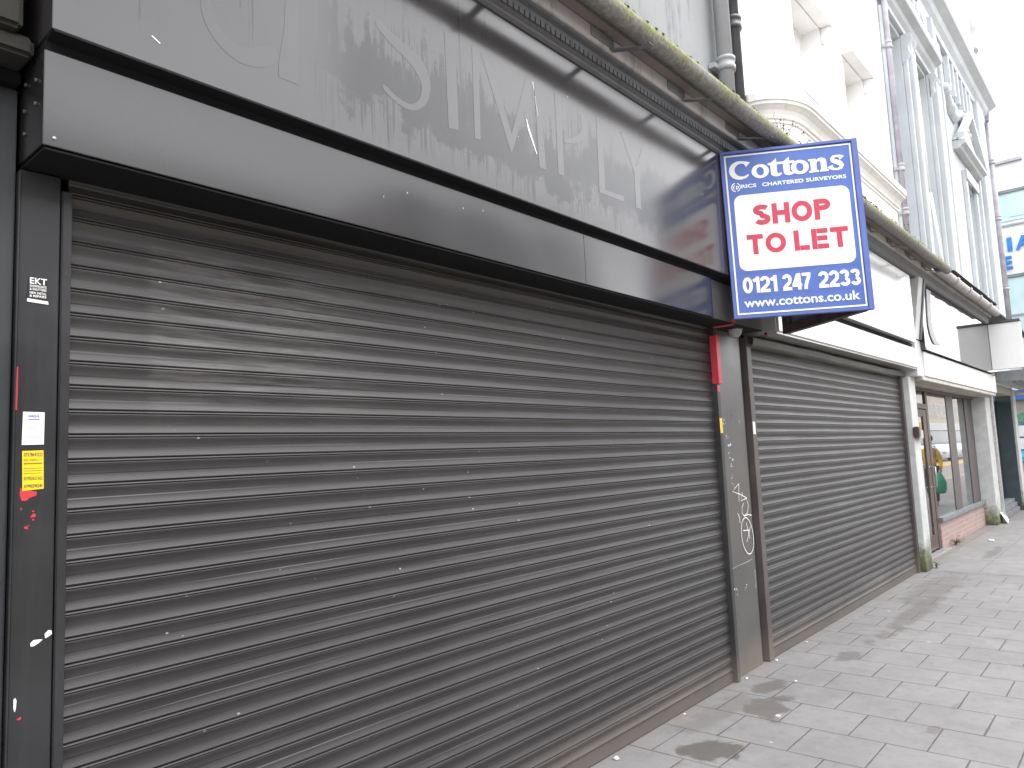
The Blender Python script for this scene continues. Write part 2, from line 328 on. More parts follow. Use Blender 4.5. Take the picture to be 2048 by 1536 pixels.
# ------------------------------------------------------------------ mesh helper
def tag(o, label=None, cat=None, group=None, kind=None):
    for k, v in (('label', label), ('category', cat), ('group', group), ('kind', kind)):
        if v: o[k] = v
    return o
def empty(name, loc, label, cat, group=None):
    o = bpy.data.objects.new(name, None); col.objects.link(o); o.location = loc; o.empty_display_size = .1
    return tag(o, label, cat, group)
def wloc(o):
    v = Vector((0, 0, 0))
    while o is not None: v += o.location; o = o.parent
    return v
class MB:
    def __init__(s): s.v = []; s.f = []; s.mi = []; s.cm = 0; s.sm = []; s.smooth = False
    def add(s, vs, fs):
        b = len(s.v); s.v += [tuple(q) for q in vs]
        for f in fs: s.f.append([b+i for i in f]); s.mi.append(s.cm); s.sm.append(s.smooth)
        return s
    def box(s, x0, x1, y0, y1, z0, z1):
        vs = [(x, y, z) for z in (z0, z1) for y in (y0, y1) for x in (x0, x1)]
        return s.add(vs, [(0, 2, 3, 1), (4, 5, 7, 6), (0, 1, 5, 4), (2, 6, 7, 3), (0, 4, 6, 2), (1, 3, 7, 5)])
    def prism_x(s, prof, x0, x1, n=1, close=True, caps=True, jit=None):   # prof: list of (y,z)
        k = len(prof); vs = []
        for i in range(n+1):
            x = x0+(x1-x0)*i/n
            for (y, z) in prof:
                dy, dz = jit(x, z) if jit else (0, 0)
                vs.append((x, y+dy, z+dz))
        fs = []
        for i in range(n):
            for j in range(k if close else k-1):
                a = i*k+j; b = i*k+(j+1) % k; fs.append((a, a+k, b+k, b))
        if caps and close: fs += [tuple(range(k))[::-1], tuple(n*k+j for j in range(k))]
        return s.add(vs, fs)
    def poly_y(s, pts, y0, y1):          # pts (x,z), extruded between two depths
        k = len(pts); vs = [(x, y0, z) for x, z in pts]+[(x, y1, z) for x, z in pts]
        fs = [tuple(range(k)), tuple(range(2*k-1, k-1, -1))]+[(i, i+k, (i+1) % k+k, (i+1) % k) for i in range(k)]
        return s.add(vs, fs)
    def tube(s, path, r, n=10, caps=True):
        path = [Vector(p) for p in path]; rr = r if isinstance(r, (list, tuple)) else [r]*len(path)
        vs = []; up0 = None
        for i, p in enumerate(path):
            t = (path[min(i+1, len(path)-1)]-path[max(i-1, 0)]).normalized()
            if up0 is None: up0 = Vector((0, 0, 1)) if abs(t.z) < .9 else Vector((1, 0, 0))
            a = t.cross(up0).normalized(); b = a.cross(t).normalized(); up0 = b
            vs += [p+(a*math.cos(2*math.pi*k/n)+b*math.sin(2*math.pi*k/n))*rr[i] for k in range(n)]
        fs = []
        for i in range(len(path)-1):
            for k in range(n):
                a, b = i*n+k, i*n+(k+1) % n; fs.append((a, b, b+n, a+n))
        if caps: fs += [tuple(range(n))[::-1], tuple((len(path)-1)*n+k for k in range(n))]
        sm = s.smooth; s.smooth = True; s.add(vs, fs); s.smooth = sm; return s
    def lathe(s, prof, c, n=20):         # prof (r,z) round z
        vs = []; k = len(prof)
        for i in range(n):
            a = 2*math.pi*i/n
            vs += [(c[0]+r*math.cos(a), c[1]+r*math.sin(a), c[2]+z) for r, z in prof]
        fs = [(i*k+j, ((i+1) % n)*k+j, ((i+1) % n)*k+j+1, i*k+j+1) for i in range(n) for j in range(k-1)]
        sm = s.smooth; s.smooth = True; s.add(vs, fs); s.smooth = sm; return s
    def build(s, name, mats, parent=None, bevel=0, rec=True):
        o = wloc(parent) if parent else Vector((0, 0, 0))
        me = bpy.data.meshes.new(name); me.from_pydata([Vector(q)-o for q in s.v], [], s.f); me.update()
        if not isinstance(mats, (list, tuple)): mats = [mats]
        for m in mats: me.materials.append(MT[m] if isinstance(m, str) else m)
        for i, p in enumerate(me.polygons): p.material_index = s.mi[i]; p.use_smooth = s.sm[i]
        bm = bmesh.new(); bm.from_mesh(me)
        if rec: bmesh.ops.recalc_face_normals(bm, faces=bm.faces)
        if bevel: bmesh.ops.bevel(bm, geom=[e for e in bm.edges if len(e.link_faces) == 2 and e.calc_face_angle(0) > .6], offset=bevel, segments=2, affect='EDGES', clamp_overlap=True)
        big = [f for f in bm.faces if len(f.verts) > 4]
        if big: bmesh.ops.triangulate(bm, faces=big)
        bm.to_mesh(me); bm.free()
        ob = bpy.data.objects.new(name, me); col.objects.link(ob)
        if parent: ob.parent = parent
        return ob
def part(name, mats, parent, fn, bevel=0):
    m = MB(); fn(m); return m.build(name, mats, parent, bevel)
def bx(name, mat, parent, *b, bevel=.003): return MB().box(*b).build(name, mat, parent, bevel)

def strip(pts, wd):                      # flat ribbon along 2D points
    L = []; Rr = []
    for i, p in enumerate(pts):
        a = Vector(pts[max(i-1, 0)]); b = Vector(pts[min(i+1, len(pts)-1)]); t = (b-a).normalized()
        h = (wd[i] if isinstance(wd, (list, tuple)) else wd)/2; q = Vector((-t.y, t.x))*h
        L.append(Vector(p)+q); Rr.append(Vector(p)-q)
    return L, Rr
def ribbon(mb, pts, wd, y):
    L, Rr = strip(pts, wd); k = len(L)
    mb.add([(q.x, y, q.y) for q in L+Rr], [(i, i+1, k+i+1, k+i) for i in range(k-1)])

# --- lettering: builtin font turned into a mesh and fitted to a box
def text_tris(s, bold=0.0, space=1.0):
    cu_ = bpy.data.curves.new("t", 'FONT'); cu_.body = s; cu_.size = 1; cu_.offset = bold; cu_.space_character = space; cu_.resolution_u = 4
    ob = bpy.data.objects.new("t", cu_); col.objects.link(ob); bpy.context.view_layer.update()
    me = ob.evaluated_get(bpy.context.evaluated_depsgraph_get()).to_mesh()
    vs = [(v.co.x, v.co.y) for v in me.vertices]; fs = [tuple(p.vertices) for p in me.polygons]
    bpy.data.objects.remove(ob); bpy.data.curves.remove(cu_)
    return vs, fs
def fit(vs, u0, u1, v0, v1):
    a = min(p[0] for p in vs); b = max(p[0] for p in vs); c = min(p[1] for p in vs); d_ = max(p[1] for p in vs)
    return [(u0+(p[0]-a)/(b-a)*(u1-u0), v0+(p[1]-c)/(d_-c)*(v1-v0)) for p in vs]
def write(mb, frame, s, u0, u1, v0, v1, bold=0.0, space=1.0, lift=.0):
    vs, fs = text_tris(s, bold, space)
    if not vs: return
    mb.add([frame(u, v, lift) for u, v in fit(vs, u0, u1, v0, v1)], fs)

# ================================================================== SETTING
def sheet(name, mat, x0, x1, y0, y1, z):
    o = MB().add([(x0, y0, z), (x1, y0, z), (x1, y1, z), (x0, y1, z)], [(0, 1, 2, 3)]).build(name, mat, rec=False)
    return tag(o, kind='structure')
sheet('ground', 'ground', -500, 600, -500, 500, -.30)
o = MB().box(-30, 140, -3.9, 1.2, -.26, 0).build('pavement', 'pavement'); tag(o, kind='structure')
o = MB().box(-30, 140, -4.05, -3.903, -.26, .004).build('kerb', 'kerb', bevel=.01); tag(o, kind='structure')
sheet('road', 'asphalt', -60, 160, -13.5, -4.0, -.13)
m = MB()
for y in (-4.5, -4.75, -12.8): m.add([(-60, y, -.126), (160, y, -.126), (160, y+.1, -.126), (-60, y+.1, -.126)], [(0, 1, 2, 3)])
tag(m.build('road_line', 'line_yellow', rec=False), kind='structure')
sheet('bus_lane', 'lane_yellow', -60, 160, -10.2, -8.3, -.126)
o = MB().box(-30, 140, -17.6, -13.5, -.26, 0.0).build('far_pavement', 'kerb'); tag(o, kind='structure')

# ================================================================== BLACK SHOP
shop = empty('shop_building', (3.2, .3, 0), 'grey rendered building over the big black shopfront with shutter and ghost lettering', 'building')
bx('wall', 'grey_render', shop, -6, 5.995, .003, 8, 4.1, 11, bevel=0)
bx('back_wall', 'dark_inside', shop, .3, 5.8, .16, .3, .02, 4.08, bevel=0)
P_ = .074
def lath_curtain(mb, x0, x1, z1, y):
    k0 = 0; prof = []
    base = [(-.0035, -.006), (-.0025, -.0115), (0, -.0132), (.003, -.0115), (.0042, -.007), (.0052, -.003), (.0068, -.003), (.0078, -.0095), (.0105, -.0108)]
    base += [(.0105+.0555*t/14, -.0108+.0080*math.sin(math.pi*t/14)) for t in range(1, 14)]+[(.067, -.0104), (.0693, -.0095)]
    k = 0
    while k*P_ < z1:
        for (z, yy) in base:
            if .075 <= k*P_+z <= z1: prof.append((y+yy, k*P_+z))
        k += 1
    def jit(x, z):
        return (.0035*mnoise.noise(Vector((x*.9, round(z/P_)*.7, 3.0))), .0022*mnoise.noise(Vector((x*.8, round(z/P_)*.05, 9.0)))+.0010*mnoise.noise(Vector((x*2.1, round(z/P_)*3.7, 1.0))))
    mb.smooth = False
    mb.prism_x(prof, x0, x1, 24, close=False, jit=jit)
def roller(parent, x0, x1, ztop, y, railmat_l, railmat_r, wl, wr):
    m = MB(); lath_curtain(m, x0-.005, x1+.005, ztop, y); sh = m.build('roller_shutter', 'shutter', parent, rec=False)
    bx('bottom_bar', 'shutter', sh, x0+.004, x1-.004, y-.012, y+.02, .004, .074)
    return sh
sh1 = roller(shop, .80, 5.125, 2.60, .004, None, None, 0, 0)
bx('guide_rail', 'pillar', sh1, .772, .8, -.022, .05, 0, 2.52)
bx('guide_rail', 'rail_dark', sh1, 5.118, 5.168, -.040, .05, 0, 2.565)
pl = bx('pillar', 'pillar', shop, .662, .769, -.016, .15, 0, 2.56)
bx('edge_trim', 'pillar', pl, .6555, .661, -.028, .15, 0, 2.55, bevel=.001)
pm = part('pillar', 'pillar_mid', shop, lambda m: m.box(5.171, 5.655, 0, .15, 0, 2.57).box(5.655, 5.742, .03, .15, 0, 2.57))
# lower fascia box (shutter housing)
def housing(m):
    m.box(.662, 4.797, -.205, .12, 2.576, 2.853)
hs = part('shutter_housing', 'black_gloss', shop, housing, .0015)
bx('housing_end_panel', 'pillar_mid', shop, 4.800, 5.66, -.200, .12, 2.572, 2.85)
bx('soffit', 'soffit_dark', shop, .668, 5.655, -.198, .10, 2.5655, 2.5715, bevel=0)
for (y, z) in ((-.06, 2.80), (-.15, 2.78), (-.055, 2.72), (-.15, 2.71), (-.06, 2.65)):
    m = MB(); m.tube([(.662, y, z), (.655, y, z)], .006, 8); m.build('rivet', 'rail_brown', hs)
m = MB(); m.tube([(.69, -.2045, 2.60), (.69, -.208, 2.60)], .005, 10); m.build('screw', 'steel', hs)
for s0, s1 in ((3.26, 3.262),):
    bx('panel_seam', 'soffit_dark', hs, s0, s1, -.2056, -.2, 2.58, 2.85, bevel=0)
# upper fascia panel
fp = bx('fascia_panel', 'black_streaked', shop, .662, 5.66, -.264, .0, 2.89, 3.775, bevel=.0015)
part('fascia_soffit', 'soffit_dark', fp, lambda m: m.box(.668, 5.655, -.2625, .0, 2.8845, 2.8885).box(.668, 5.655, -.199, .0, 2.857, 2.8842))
G = [[(1.08, 3.32), (1.082, 3.167), (1.09, 3.106), (1.133, 3.045), (1.195, 3.009), (1.259, 3.007), (1.316, 3.03), (1.36, 3.061), (1.361, 3.113), (1.326, 3.113), (1.297, 3.096), (1.259, 3.073), (1.208, 3.068), (1.159, 3.083), (1.125, 3.13), (1.114, 3.21), (1.12, 3.32)],
     [(1.364, 3.063), (1.364, 3.012), (1.443, 3.013), (1.448, 3.40), (1.40, 3.40), (1.387, 3.199)],
     [(1.82, 3.44), (1.866, 3.405), (1.96, 3.38), (2.05, 3.35), (2.088, 3.291), (2.094, 3.225), (2.064, 3.152), (1.998, 3.101), (1.935, 3.096), (1.869, 3.117), (1.828, 3.139), (1.832, 3.167), (1.883, 3.138), (1.936, 3.124), (1.978, 3.125), (2.021, 3.154), (2.045, 3.218), (2.025, 3.267), (1.971, 3.313), (1.877, 3.346), (1.79, 3.40)],
     [(2.186, 3.54), (2.253, 3.54), (2.253, 3.103), (2.192, 3.093)],
     [(2.361, 3.54), (2.404, 3.54), (2.396, 3.103), (2.356, 3.097)],
     [(2.42, 3.53), (2.48, 3.53), (2.616, 3.202), (2.745, 3.53), (2.80, 3.53), (2.609, 3.098)],
     [(2.81, 3.53), (2.85, 3.53), (2.877, 3.092), (2.821, 3.092)],
     [(2.98, 3.54), (3.032, 3.54), (3.028, 3.102), (2.978, 3.1)],
     [(3.039, 3.312), (3.112, 3.33), (3.197, 3.385), (3.215, 3.44), (3.197, 3.50), (3.235, 3.51), (3.262, 3.44), (3.245, 3.385), (3.193, 3.339), (3.11, 3.301), (3.037, 3.285)],
     [(3.36, 3.54), (3.419, 3.54), (3.411, 3.124), (3.606, 3.134), (3.603, 3.102), (3.351, 3.096)],
     [(3.61, 3.53), (3.66, 3.53), (3.768, 3.362), (3.865, 3.53), (3.915, 3.53), (3.797, 3.313), (3.794, 3.101), (3.734, 3.099), (3.738, 3.313)]]
def chaikin(p, k=2):
    for _ in range(k): p = [q for a, b in zip(p, p[1:]+p[:1]) for q in ((a[0]*.75+b[0]*.25, a[1]*.75+b[1]*.25), (a[0]*.25+b[0]*.75, a[1]*.25+b[1]*.75))]
    return p
for gi, g in enumerate(G):
    if gi in (0, 2, 8): g = chaikin(g)
    m = MB(); m.add([(x, -.2648, z) for x, z in g][::-1], [tuple(range(len(g)))]); m.build('ghost_letter', 'ghost', fp, rec=False)
for pts, wd in (([(2.735, 3.315), (2.748, 3.27), (2.78, 3.205), (2.805, 3.155)], [.006, .014, .012, .006]), ([(2.80, 3.53), (2.806, 3.49)], [.012, .004]), ([(2.81, 3.46), (2.83, 3.36)], .003),
                ([(1.075, 3.215), (1.078, 3.185)], [.006, .01]), ([(.93, 2.98), (.955, 2.965)], .004)):    # scratches and flecks
    m = MB(); ribbon(m, pts, wd, -.2655); m.build('scratch_mark', 'white_paint', fp, rec=False)
# dentil moulding, board, eaves
def moulding(m, x0, x1):
    m.prism_x([(0, 3.778), (-.272, 3.778), (-.285, 3.79), (-.285, 3.805), (-.275, 3.812), (-.29, 3.832), (-.30, 3.862), (-.302, 3.885), (-.325, 3.893), (-.333, 3.90), (0, 3.90)], x0, x1)
m = MB(); moulding(m, .55, 6.0); x = .7
while x < 5.7:
    m.box(x, x+.030, -.305, -.299, 3.828, 3.860); x += .042
m.build('moulding', 'cornice_dark', shop)
part('eaves_board', 'board_light', shop, lambda m: m.box(.5, 6.0, -.345, .0, 3.903, 3.995), .003)
part('eaves_soffit', 'board_brown', shop, lambda m: m.prism_x([(0, 3.998), (-.405, 3.998), (-.412, 4.09), (0, 4.13)], .5, 6.0))
bx('lead_flashing', 'lead', shop, -3, 6.0, -.56, .0, 4.05, 4.068, bevel=0) if False else None
part('lead_flashing', 'lead', shop, lambda m: m.prism_x([(.0, 4.135), (-.50, 3.99), (-.50, 4.00), (.0, 4.25)], .3, 6.0))
# red painted angle irons and broken strip
part('red_bracket', 'red', shop, lambda m: m.box(5.112, 5.172, -.062, -.043, 2.14, 2.50).box(5.112, 5.125, -.043, -.01, 2.14, 2.5), .002)
bx('red_strip', 'red', shop, 5.119, 5.160, -.0435, -.0412, 2.08, 2.13, bevel=0)
bx('red_strip', 'red', shop, 5.122, 5.136, -.0445, -.0412, 2.205, 2.24, bevel=0)
bx('red_strip', 'red', shop, 5.10, 5.15, -.2065, -.2025, 2.574, 2.60, bevel=0)
bx('red_strip', 'red', shop, 5.10, 5.15, -.20, -.05, 2.558, 2.565, bevel=0)
bx('red_strip', 'red', shop, 6.00, 6.06, -.1, -.08, 2.58, 2.74, bevel=0)
# security lamp under the soffit
lamp = empty('security_lamp', (5.37, -.1, 2.57), 'small grey bulkhead lamp under the black soffit beside red bracket', 'lamp')
m = MB(); m.lathe([(0, -.06), (.03, -.055), (.05, -.03), (.055, 0)], (5.37, -.1, 2.56), 16); m.build('lamp_shade', 'sign_back', lamp)
m = MB(); m.lathe([(.058, -.002), (.06, .008), (.0, .008)], (5.37, -.1, 2.557), 16); m.build('base', 'steel', lamp)
# wall pipes
def pipe(name, mat, parent, x, y, r, z0, z1, joints):
    m = MB(); m.tube([(x, y, z0), (x, y, z1)], r, 14)
    p = m.build(name, mat, parent)
    for z in joints:
        q = MB(); q.lathe([(r, -.06), (r*1.3, -.06), (r*1.3, -.02), (r*1.18, -.015), (r*1.18, .02), (r*1.32, .025), (r*1.32, .05), (r, .055)], (x, y, z), 14)
        q.box(x-r*2.1, x+r*2.1, y+r*.5, y+r*1.4, z-.05, z-.01); q.build('pipe_collar', mat, p)
    return p
pipe('downpipe', 'pipe_grey', shop, 5.60, -.09, .062, 4.05, 10, (4.79, 7.2, 9.2))
pipe('downpipe', 'pipe_black', shop, 5.885, -.06, .058, 4.05, 10, (5.28, 7.6))
m = MB(); m.tube([(5.78, -.03, 4.05), (5.79, -.03, 10)], .018, 8); m.build('cable', 'pipe_black', shop)

# decals on the pillars -----------------------------------------------------
def flat(x0, z0, y): return lambda u, v, l=0: (x0+u, y-l, z0+v)
st = empty('sticker', (.715, -.0165, 2.16), 'torn black and white shopfitter sticker high on the left black pillar', 'sticker')
fr = flat(0, 0, -.0178)
m = MB(); m.add([fr(*q) for q in ((.690, 2.245), (.739, 2.240), (.741, 2.163), (.6845, 2.166))], [(0, 1, 2, 3)]); m.build('label_sheet', 'label_black', st, rec=False)
m = MB(); fr2 = flat(0, 0, -.0186)
write(m, fr2, "EKT", .692, .736, 2.221, 2.240, .02)
for t, z in (("SHOPFRONTS", 2.211), ("& SHUTTERS", 2.202), ("NEW INSTAL", 2.191), ("& REPAIRS", 2.182)): write(m, fr2, t, .692, .735, z, z+.007, .02)
m.add([fr2(*q) for q in ((.686, 2.1765), (.740, 2.1735), (.741, 2.164), (.6855, 2.167))], [(0, 1, 2, 3)])
m.build('lettering', 'white_paint', st, rec=False)
st = empty('sticker', (.71, -.0165, 1.75), 'white printed notice above the yellow sticker on left pillar', 'sticker')
m = MB(); m.add([fr(*q) for q in ((.6825, 1.846), (.737, 1.845), (.7365, 1.752), (.681, 1.751))], [(0, 1, 2, 3)]); m.build('label_sheet', 'paper', st, rec=False)
m = MB(); write(m, fr2, "UNIQUE", .695, .724, 1.829, 1.837, .03)
m.add([fr2(*q) for q in ((.695, 1.826), (.724, 1.826), (.724, 1.8235), (.695, 1.8235))], [(0, 1, 2, 3)])
m.build('heading', 'blue_ink', st, rec=False)
m = MB()
for k in range(9):
    z = 1.815-.0065*k; m.add([fr2(*q) for q in ((.692, z), (.726-.003*(k % 3), z), (.726-.003*(k % 3), z-.0012), (.692, z-.0012))], [(0, 1, 2, 3)])
m.build('print_line', 'sign_back', st, rec=False)
st = empty('sticker', (.71, -.0165, 1.62), 'yellow sticker with phone numbers on the left pillar over red paint', 'sticker')
m = MB(); m.add([fr(*q) for q in ((.6825, 1.734), (.736, 1.735), (.7385, 1.625), (.685, 1.621))], [(0, 1, 2, 3)]); m.build('label_sheet', 'yellow', st, rec=False)
m = MB(); write(m, fr2, "07578643222", .687, .734, 1.718, 1.729, .01); write(m, fr2, "REG. INSPECT. T", .687, .733, 1.705, 1.711, .0)
for z in (1.700, 1.6975, 1.685, 1.678, 1.671): m.add([fr2(*q) for q in ((.687, z), (.734, z), (.734, z-.0012), (.687, z-.0012))], [(0, 1, 2, 3)])
write(m, fr2, "01902621562", .688, .735, 1.651, 1.661, .01); write(m, fr2, "07990290240", .689, .735, 1.629, 1.639, .01)
m.build('lettering', 'ink', st, rec=False)
def mark(name, mat, par, pts, y):
    m = MB(); m.add([(x, y, z) for x, z in pts][::-1], [tuple(range(len(pts)))]); return m.build(name, mat, par, rec=False)
m = MB(); ribbon(m, [(.6665, 1.975), (.666, 1.90), (.6655, 1.85)], [.0035, .005, .004], -.0172); m.build('red_paint_mark', 'red', pl, rec=False)
mark('red_paint_mark', 'red', pl, ((.680, 1.63), (.700, 1.622), (.722, 1.617), (.720, 1.606), (.704, 1.601), (.695, 1.593), (.684, 1.594), (.679, 1.61)), -.0170)
for x, z, r in ((.683, 1.571, .003), (.713, 1.562, .003), (.715, 1.55, .005), (.709, 1.546, .0025), (.714, 1.539, .003), (.697, 1.518, .005), (.702, 1.523, .0025), (.69, 1.0, .005)):
    mark('red_paint_mark', 'red', pl, [(x+r*math.cos(a)*random.uniform(.5, 1.4), z+r*math.sin(a)*random.uniform(.5, 1.4)) for a in [k*math.pi/5 for k in range(10)]], -.0174)
for pts in ([(.713, 1.197), (.721, 1.204), (.735, 1.203), (.744, 1.201), (.735, 1.194), (.722, 1.187), (.714, 1.188)], [(.748, 1.215), (.757, 1.224), (.7655, 1.222), (.767, 1.212), (.758, 1.206), (.75, 1.203)], [(.6755, 1.055), (.680, 1.058), (.683, 1.05), (.682, 1.03), (.679, 1.02), (.676, 1.03)]):
    mark('white_paint_mark', 'white_paint', pl, pts, -.0172)
yel = MB().add([(5.121, -.0412, 1.885), (5.164, -.0412, 1.885), (5.166, -.0412, 1.775), (5.123, -.0412, 1.775)], [(0, 1, 2, 3)]).build('sticker', 'yellow', rec=False)
tag(yel, 'narrow yellow sticker on the shutter rail below red bracket', 'sticker')
# graffiti on the middle pillar
T = [[(5.457, 1.39), (5.439, 1.251)], [(5.452, 1.387), (5.335, 1.336), (5.48, 1.303), (5.582, 1.27)],
     [(5.509, 1.32), (5.472, 1.257), (5.575, 1.268), (5.602, 1.212), (5.57, 1.156), (5.508, 1.139), (5.476, 1.163), (5.484, 1.207), (5.515, 1.236)],
     [(5.508, 1.136), (5.585, 1.144), (5.65, 1.131)], [(5.536, 1.089), (5.584, .957)], [(5.608, 1.049), (5.522, .942)], [(5.468, 1.032), (5.585, 1.024)], [(5.393, 1.17), (5.422, 1.133), (5.421, 1.093)],
     [(5.54+.105*math.cos(k*math.pi/12)-.02*math.sin(k*math.pi/12), .985+.14*math.sin(k*math.pi/12)) for k in range(25)]]
m = MB()
for i, t in enumerate(T): ribbon(m, t, .0065, -.0016-.0004*i)
m.build('graffiti', 'white_paint', pm, rec=False)
for (x, z, r) in ((5.29, 1.867, .022), (5.311, 1.747, .02), (5.339, 1.676, .03), (5.32, 1.65, .02), (5.32, 1.619, .028), (5.348, 1.543, .034), (5.349, 1.428, .018), (5.369, 1.365, .014), (5.552, 1.87, .016), (5.30, .62, .03), (5.45, .60, .025), (5.34, 1.40, .012)):
    for _ in range(4):
        cx, cz, q = x+random.gauss(0, r*.6), z+random.gauss(0, r*.6), r*random.uniform(.12, .4)
        mark('paint_scuff', 'pale_print', pm, [(cx+q*math.cos(a)*random.uniform(.5, 1.4), cz+q*math.sin(a)*random.uniform(.4, 1.2)) for a in [k*math.pi/3.5 for k in range(7)]], -.0008-.0001*_)
for pts, wd in (([(5.22, .775), (5.33, .785), (5.45, .79), (5.60, .80)], [.006, .003, .007, .005]), ([(5.63, .72), (5.635, .64), (5.63, .58)], [.012, .006, .012])):
    m = MB(); ribbon(m, pts, wd, -.0015); m.build('paint_scuff', 'sign_back', pm, rec=False)

# ================================================================== neighbour on the far left
nb = empty('shop_pilaster', (.45, 0, 0), 'slate painted pilaster under a dirty stone corbel at left edge', 'pilaster')
part('shaft', 'left_shop', nb, lambda m: m.box(-1.6, .60, -.03, .12, 0, 2.80).box(.603, .652, -.012, .12, 0, 2.80), .004)
part('corbel', 'stone', nb, lambda m: m.box(.33, .652, -.16, .15, 2.84, 2.90).box(.36, .615, -.19, .15, 2.90, 3.9).box(-1.6, .33, -.10, .15, 2.82, 3.9), .012)
part('necking', 'soffit_dark', nb, lambda m: m.box(-1.6, .650, -.05, .13, 2.802, 2.838), .004)
m = MB(); m.lathe([(0, -.012), (.012, -.01), (.014, 0)], (.575, -.062, 2.826), 10); m.build('bolt', 'steel', nb)

# ================================================================== GUTTER
gut = empty('gutter', (6, -.58, 3.86), 'long mossy grey half-round gutter on iron brackets above the shopfronts', 'gutter')
def half_round(m, x0, x1, yc, zt, r, n=30):
    prof = [(yc+r*math.cos(a), zt-.02-r*math.sin(a)) for a in [math.pi*k/12 for k in range(13)]]
    prof = [(yc+r, zt)]+prof+[(yc-r, zt)]+[(yc-r+.008, zt)]+[(yc+(r-.008)*math.cos(a), zt-.02-(r-.008)*math.sin(a)) for a in [math.pi*(12-k)/12 for k in range(13)]]+[(yc+r-.008, zt)]
    m.smooth = True
    m.prism_x(prof, x0, x1, n, jit=lambda x, z: (.008*mnoise.noise(Vector((x*.6, 0, 4))), .010*mnoise.noise(Vector((x*.5, 2, 7)))))
m = MB(); half_round(m, -1.5, 11.2, -.575, 3.925, .054, 60); m.build('trough', 'gutter', gut)
for xj in (4.45, 7.3, 9.3):
    m = MB(); half_round(m, xj, xj+.05, -.575, 3.927, .059, 1); m.build('union_clip', 'gutter', gut)
x = 3.43-.84*3
while x < 11:
    m = MB(); m.prism_x([(-.35, 3.915), (-.52, 3.862), (-.60, 3.852), (-.60, 3.858), (-.52, 3.87), (-.35, 3.925)], x-.022, x+.022)
    m.box(x-.20, x+.022, -.353, -.3465, 3.93, 3.985)
    m.build('bracket', 'lead', gut); x += .84
old = empty('gutter', (14, -.4, 3.9), 'broken stone-grey gutter moulding beyond the mossy one at right', 'gutter')
m = MB(); half_round(m, 11.3, 16.3, -.43, 4.00, .07, 20); m.build('trough', 'board_light', old)
for xj in (12.3, 13.3, 14.2, 15.2): m = MB(); half_round(m, xj, xj+.12, -.43, 4.005, .085, 1); m.build('union_clip', 'board_light', old)
# moss tufts and grass along the gutter lip: nobody could count them
m = MB()
for k in range(420):
    x = random.uniform(.5, 11.2); r = random.choice((.004, .006, .009, .013))
    if mnoise.noise(Vector((x*2.3, 0, 0))) < -.15: continue
    c = Vector((x, -.625+random.uniform(-.003, .012), 3.927+r*.3))
    m.lathe([(0, -r*.5), (r, 0), (r*.7, r*.6), (0, r*random.uniform(.7, 1.2))], c, 6)
tag(m.build('moss', 'moss'), kind='stuff')
def weed(name, base, n, h, spread, label, mat='leaf', lean=0, twig=True):
    root = empty(name, base, label, 'weed')
    m = MB(); lv = MB(); B = Vector(base)
    for i in range(n):
        a = random.uniform(0, 6.283); hh = h*random.uniform(.5, 1.1); sp = spread*random.uniform(.3, 1)
        pts = [B+Vector((math.cos(a)*sp*t*t+lean*t, math.sin(a)*sp*t*t*.6, hh*t*(1-.25*t))) for t in (0, .3, .6, 1)]
        m.tube(pts, [.003, .0025, .002, .001], 5)
        for t in (1, 2, 3):
            for _ in range(3):
                p = pts[t]+Vector((random.gauss(0, .012), random.gauss(0, .01), random.gauss(0, .012))); q = random.uniform(.008, .022)
                dv = Vector((random.uniform(-1, 1), random.uniform(-1, 1), random.uniform(-.3, 1))).normalized()*q; pv = dv.cross(Vector((.3, .2, 1))).normalized()*q*.45
                lv.add([p, p+dv*.5+pv, p+dv, p+dv*.5-pv], [(0, 1, 2, 3)])
    m.build('stem', 'twig', root); 
    if twig: lv.build('leaves', mat, root, rec=False)
    return root
weed('weed', (5.75, -.45, 3.98), 12, .30, .20, 'dry wispy weed growing in the gutter beneath the grey downpipe', 'leaf')
weed('weed', (5.98, -.48, 3.97), 10, .22, .18, 'leggy weed in the gutter where grey and white walls meet', 'leaf')
weed('weed', (6.6, -.54, 3.95), 3, .20, .12, 'thin twiggy weed in the gutter below the white curved cornice', 'leaf', twig=False)
weed('weed', (9.3, -.5, 3.95), 9, .22, .15, 'bushy weed in the gutter right of the blue agent board', 'leaf')
weed('weed', (13.55, .10, 0), 26, .15, .32, 'low green weeds at the foot of the brick stall riser', 'leaf')
weed('weed', (11.0, -.13, 0), 8, .10, .08, 'small weed at the mossy foot of the pale grey pillar', 'leaf')

# ================================================================== WHITE BUILDING
wb = empty('shop_building', (8.5, .3, 0), 'white rendered building with curved cornice above the second shuttered shop', 'building')
def wall_with_holes(m, x0, x1, z0, z1, y, holes, th=.3):
    xs = sorted({x0, x1} | {h[0] for h in holes} | {h[1] for h in holes}); zs = sorted({z0, z1} | {h[2] for h in holes} | {h[3] for h in holes})
    for i in range(len(xs)-1):
        for j in range(len(zs)-1):
            cx, cz = (xs[i]+xs[i+1])/2, (zs[j]+zs[j+1])/2
            if any(h[0] < cx < h[1] and h[2] < cz < h[3] for h in holes): continue
            m.add([(xs[i], y, zs[j]), (xs[i+1], y, zs[j]), (xs[i+1], y, zs[j+1]), (xs[i], y, zs[j+1])], [(0, 1, 2, 3)])
    for h in holes:
        a, b, c, e = h
        m.add([(a, y, c), (b, y, c), (b, y, e), (a, y, e), (a, y+th, c), (b, y+th, c), (b, y+th, e), (a, y+th, e)], [(0, 4, 5, 1), (3, 2, 6, 7), (0, 3, 7, 4), (1, 5, 6, 2)])
H1 = [(7.62, 8.50, 4.95, 6.40), (9.36, 10.16, 4.95, 6.40)]
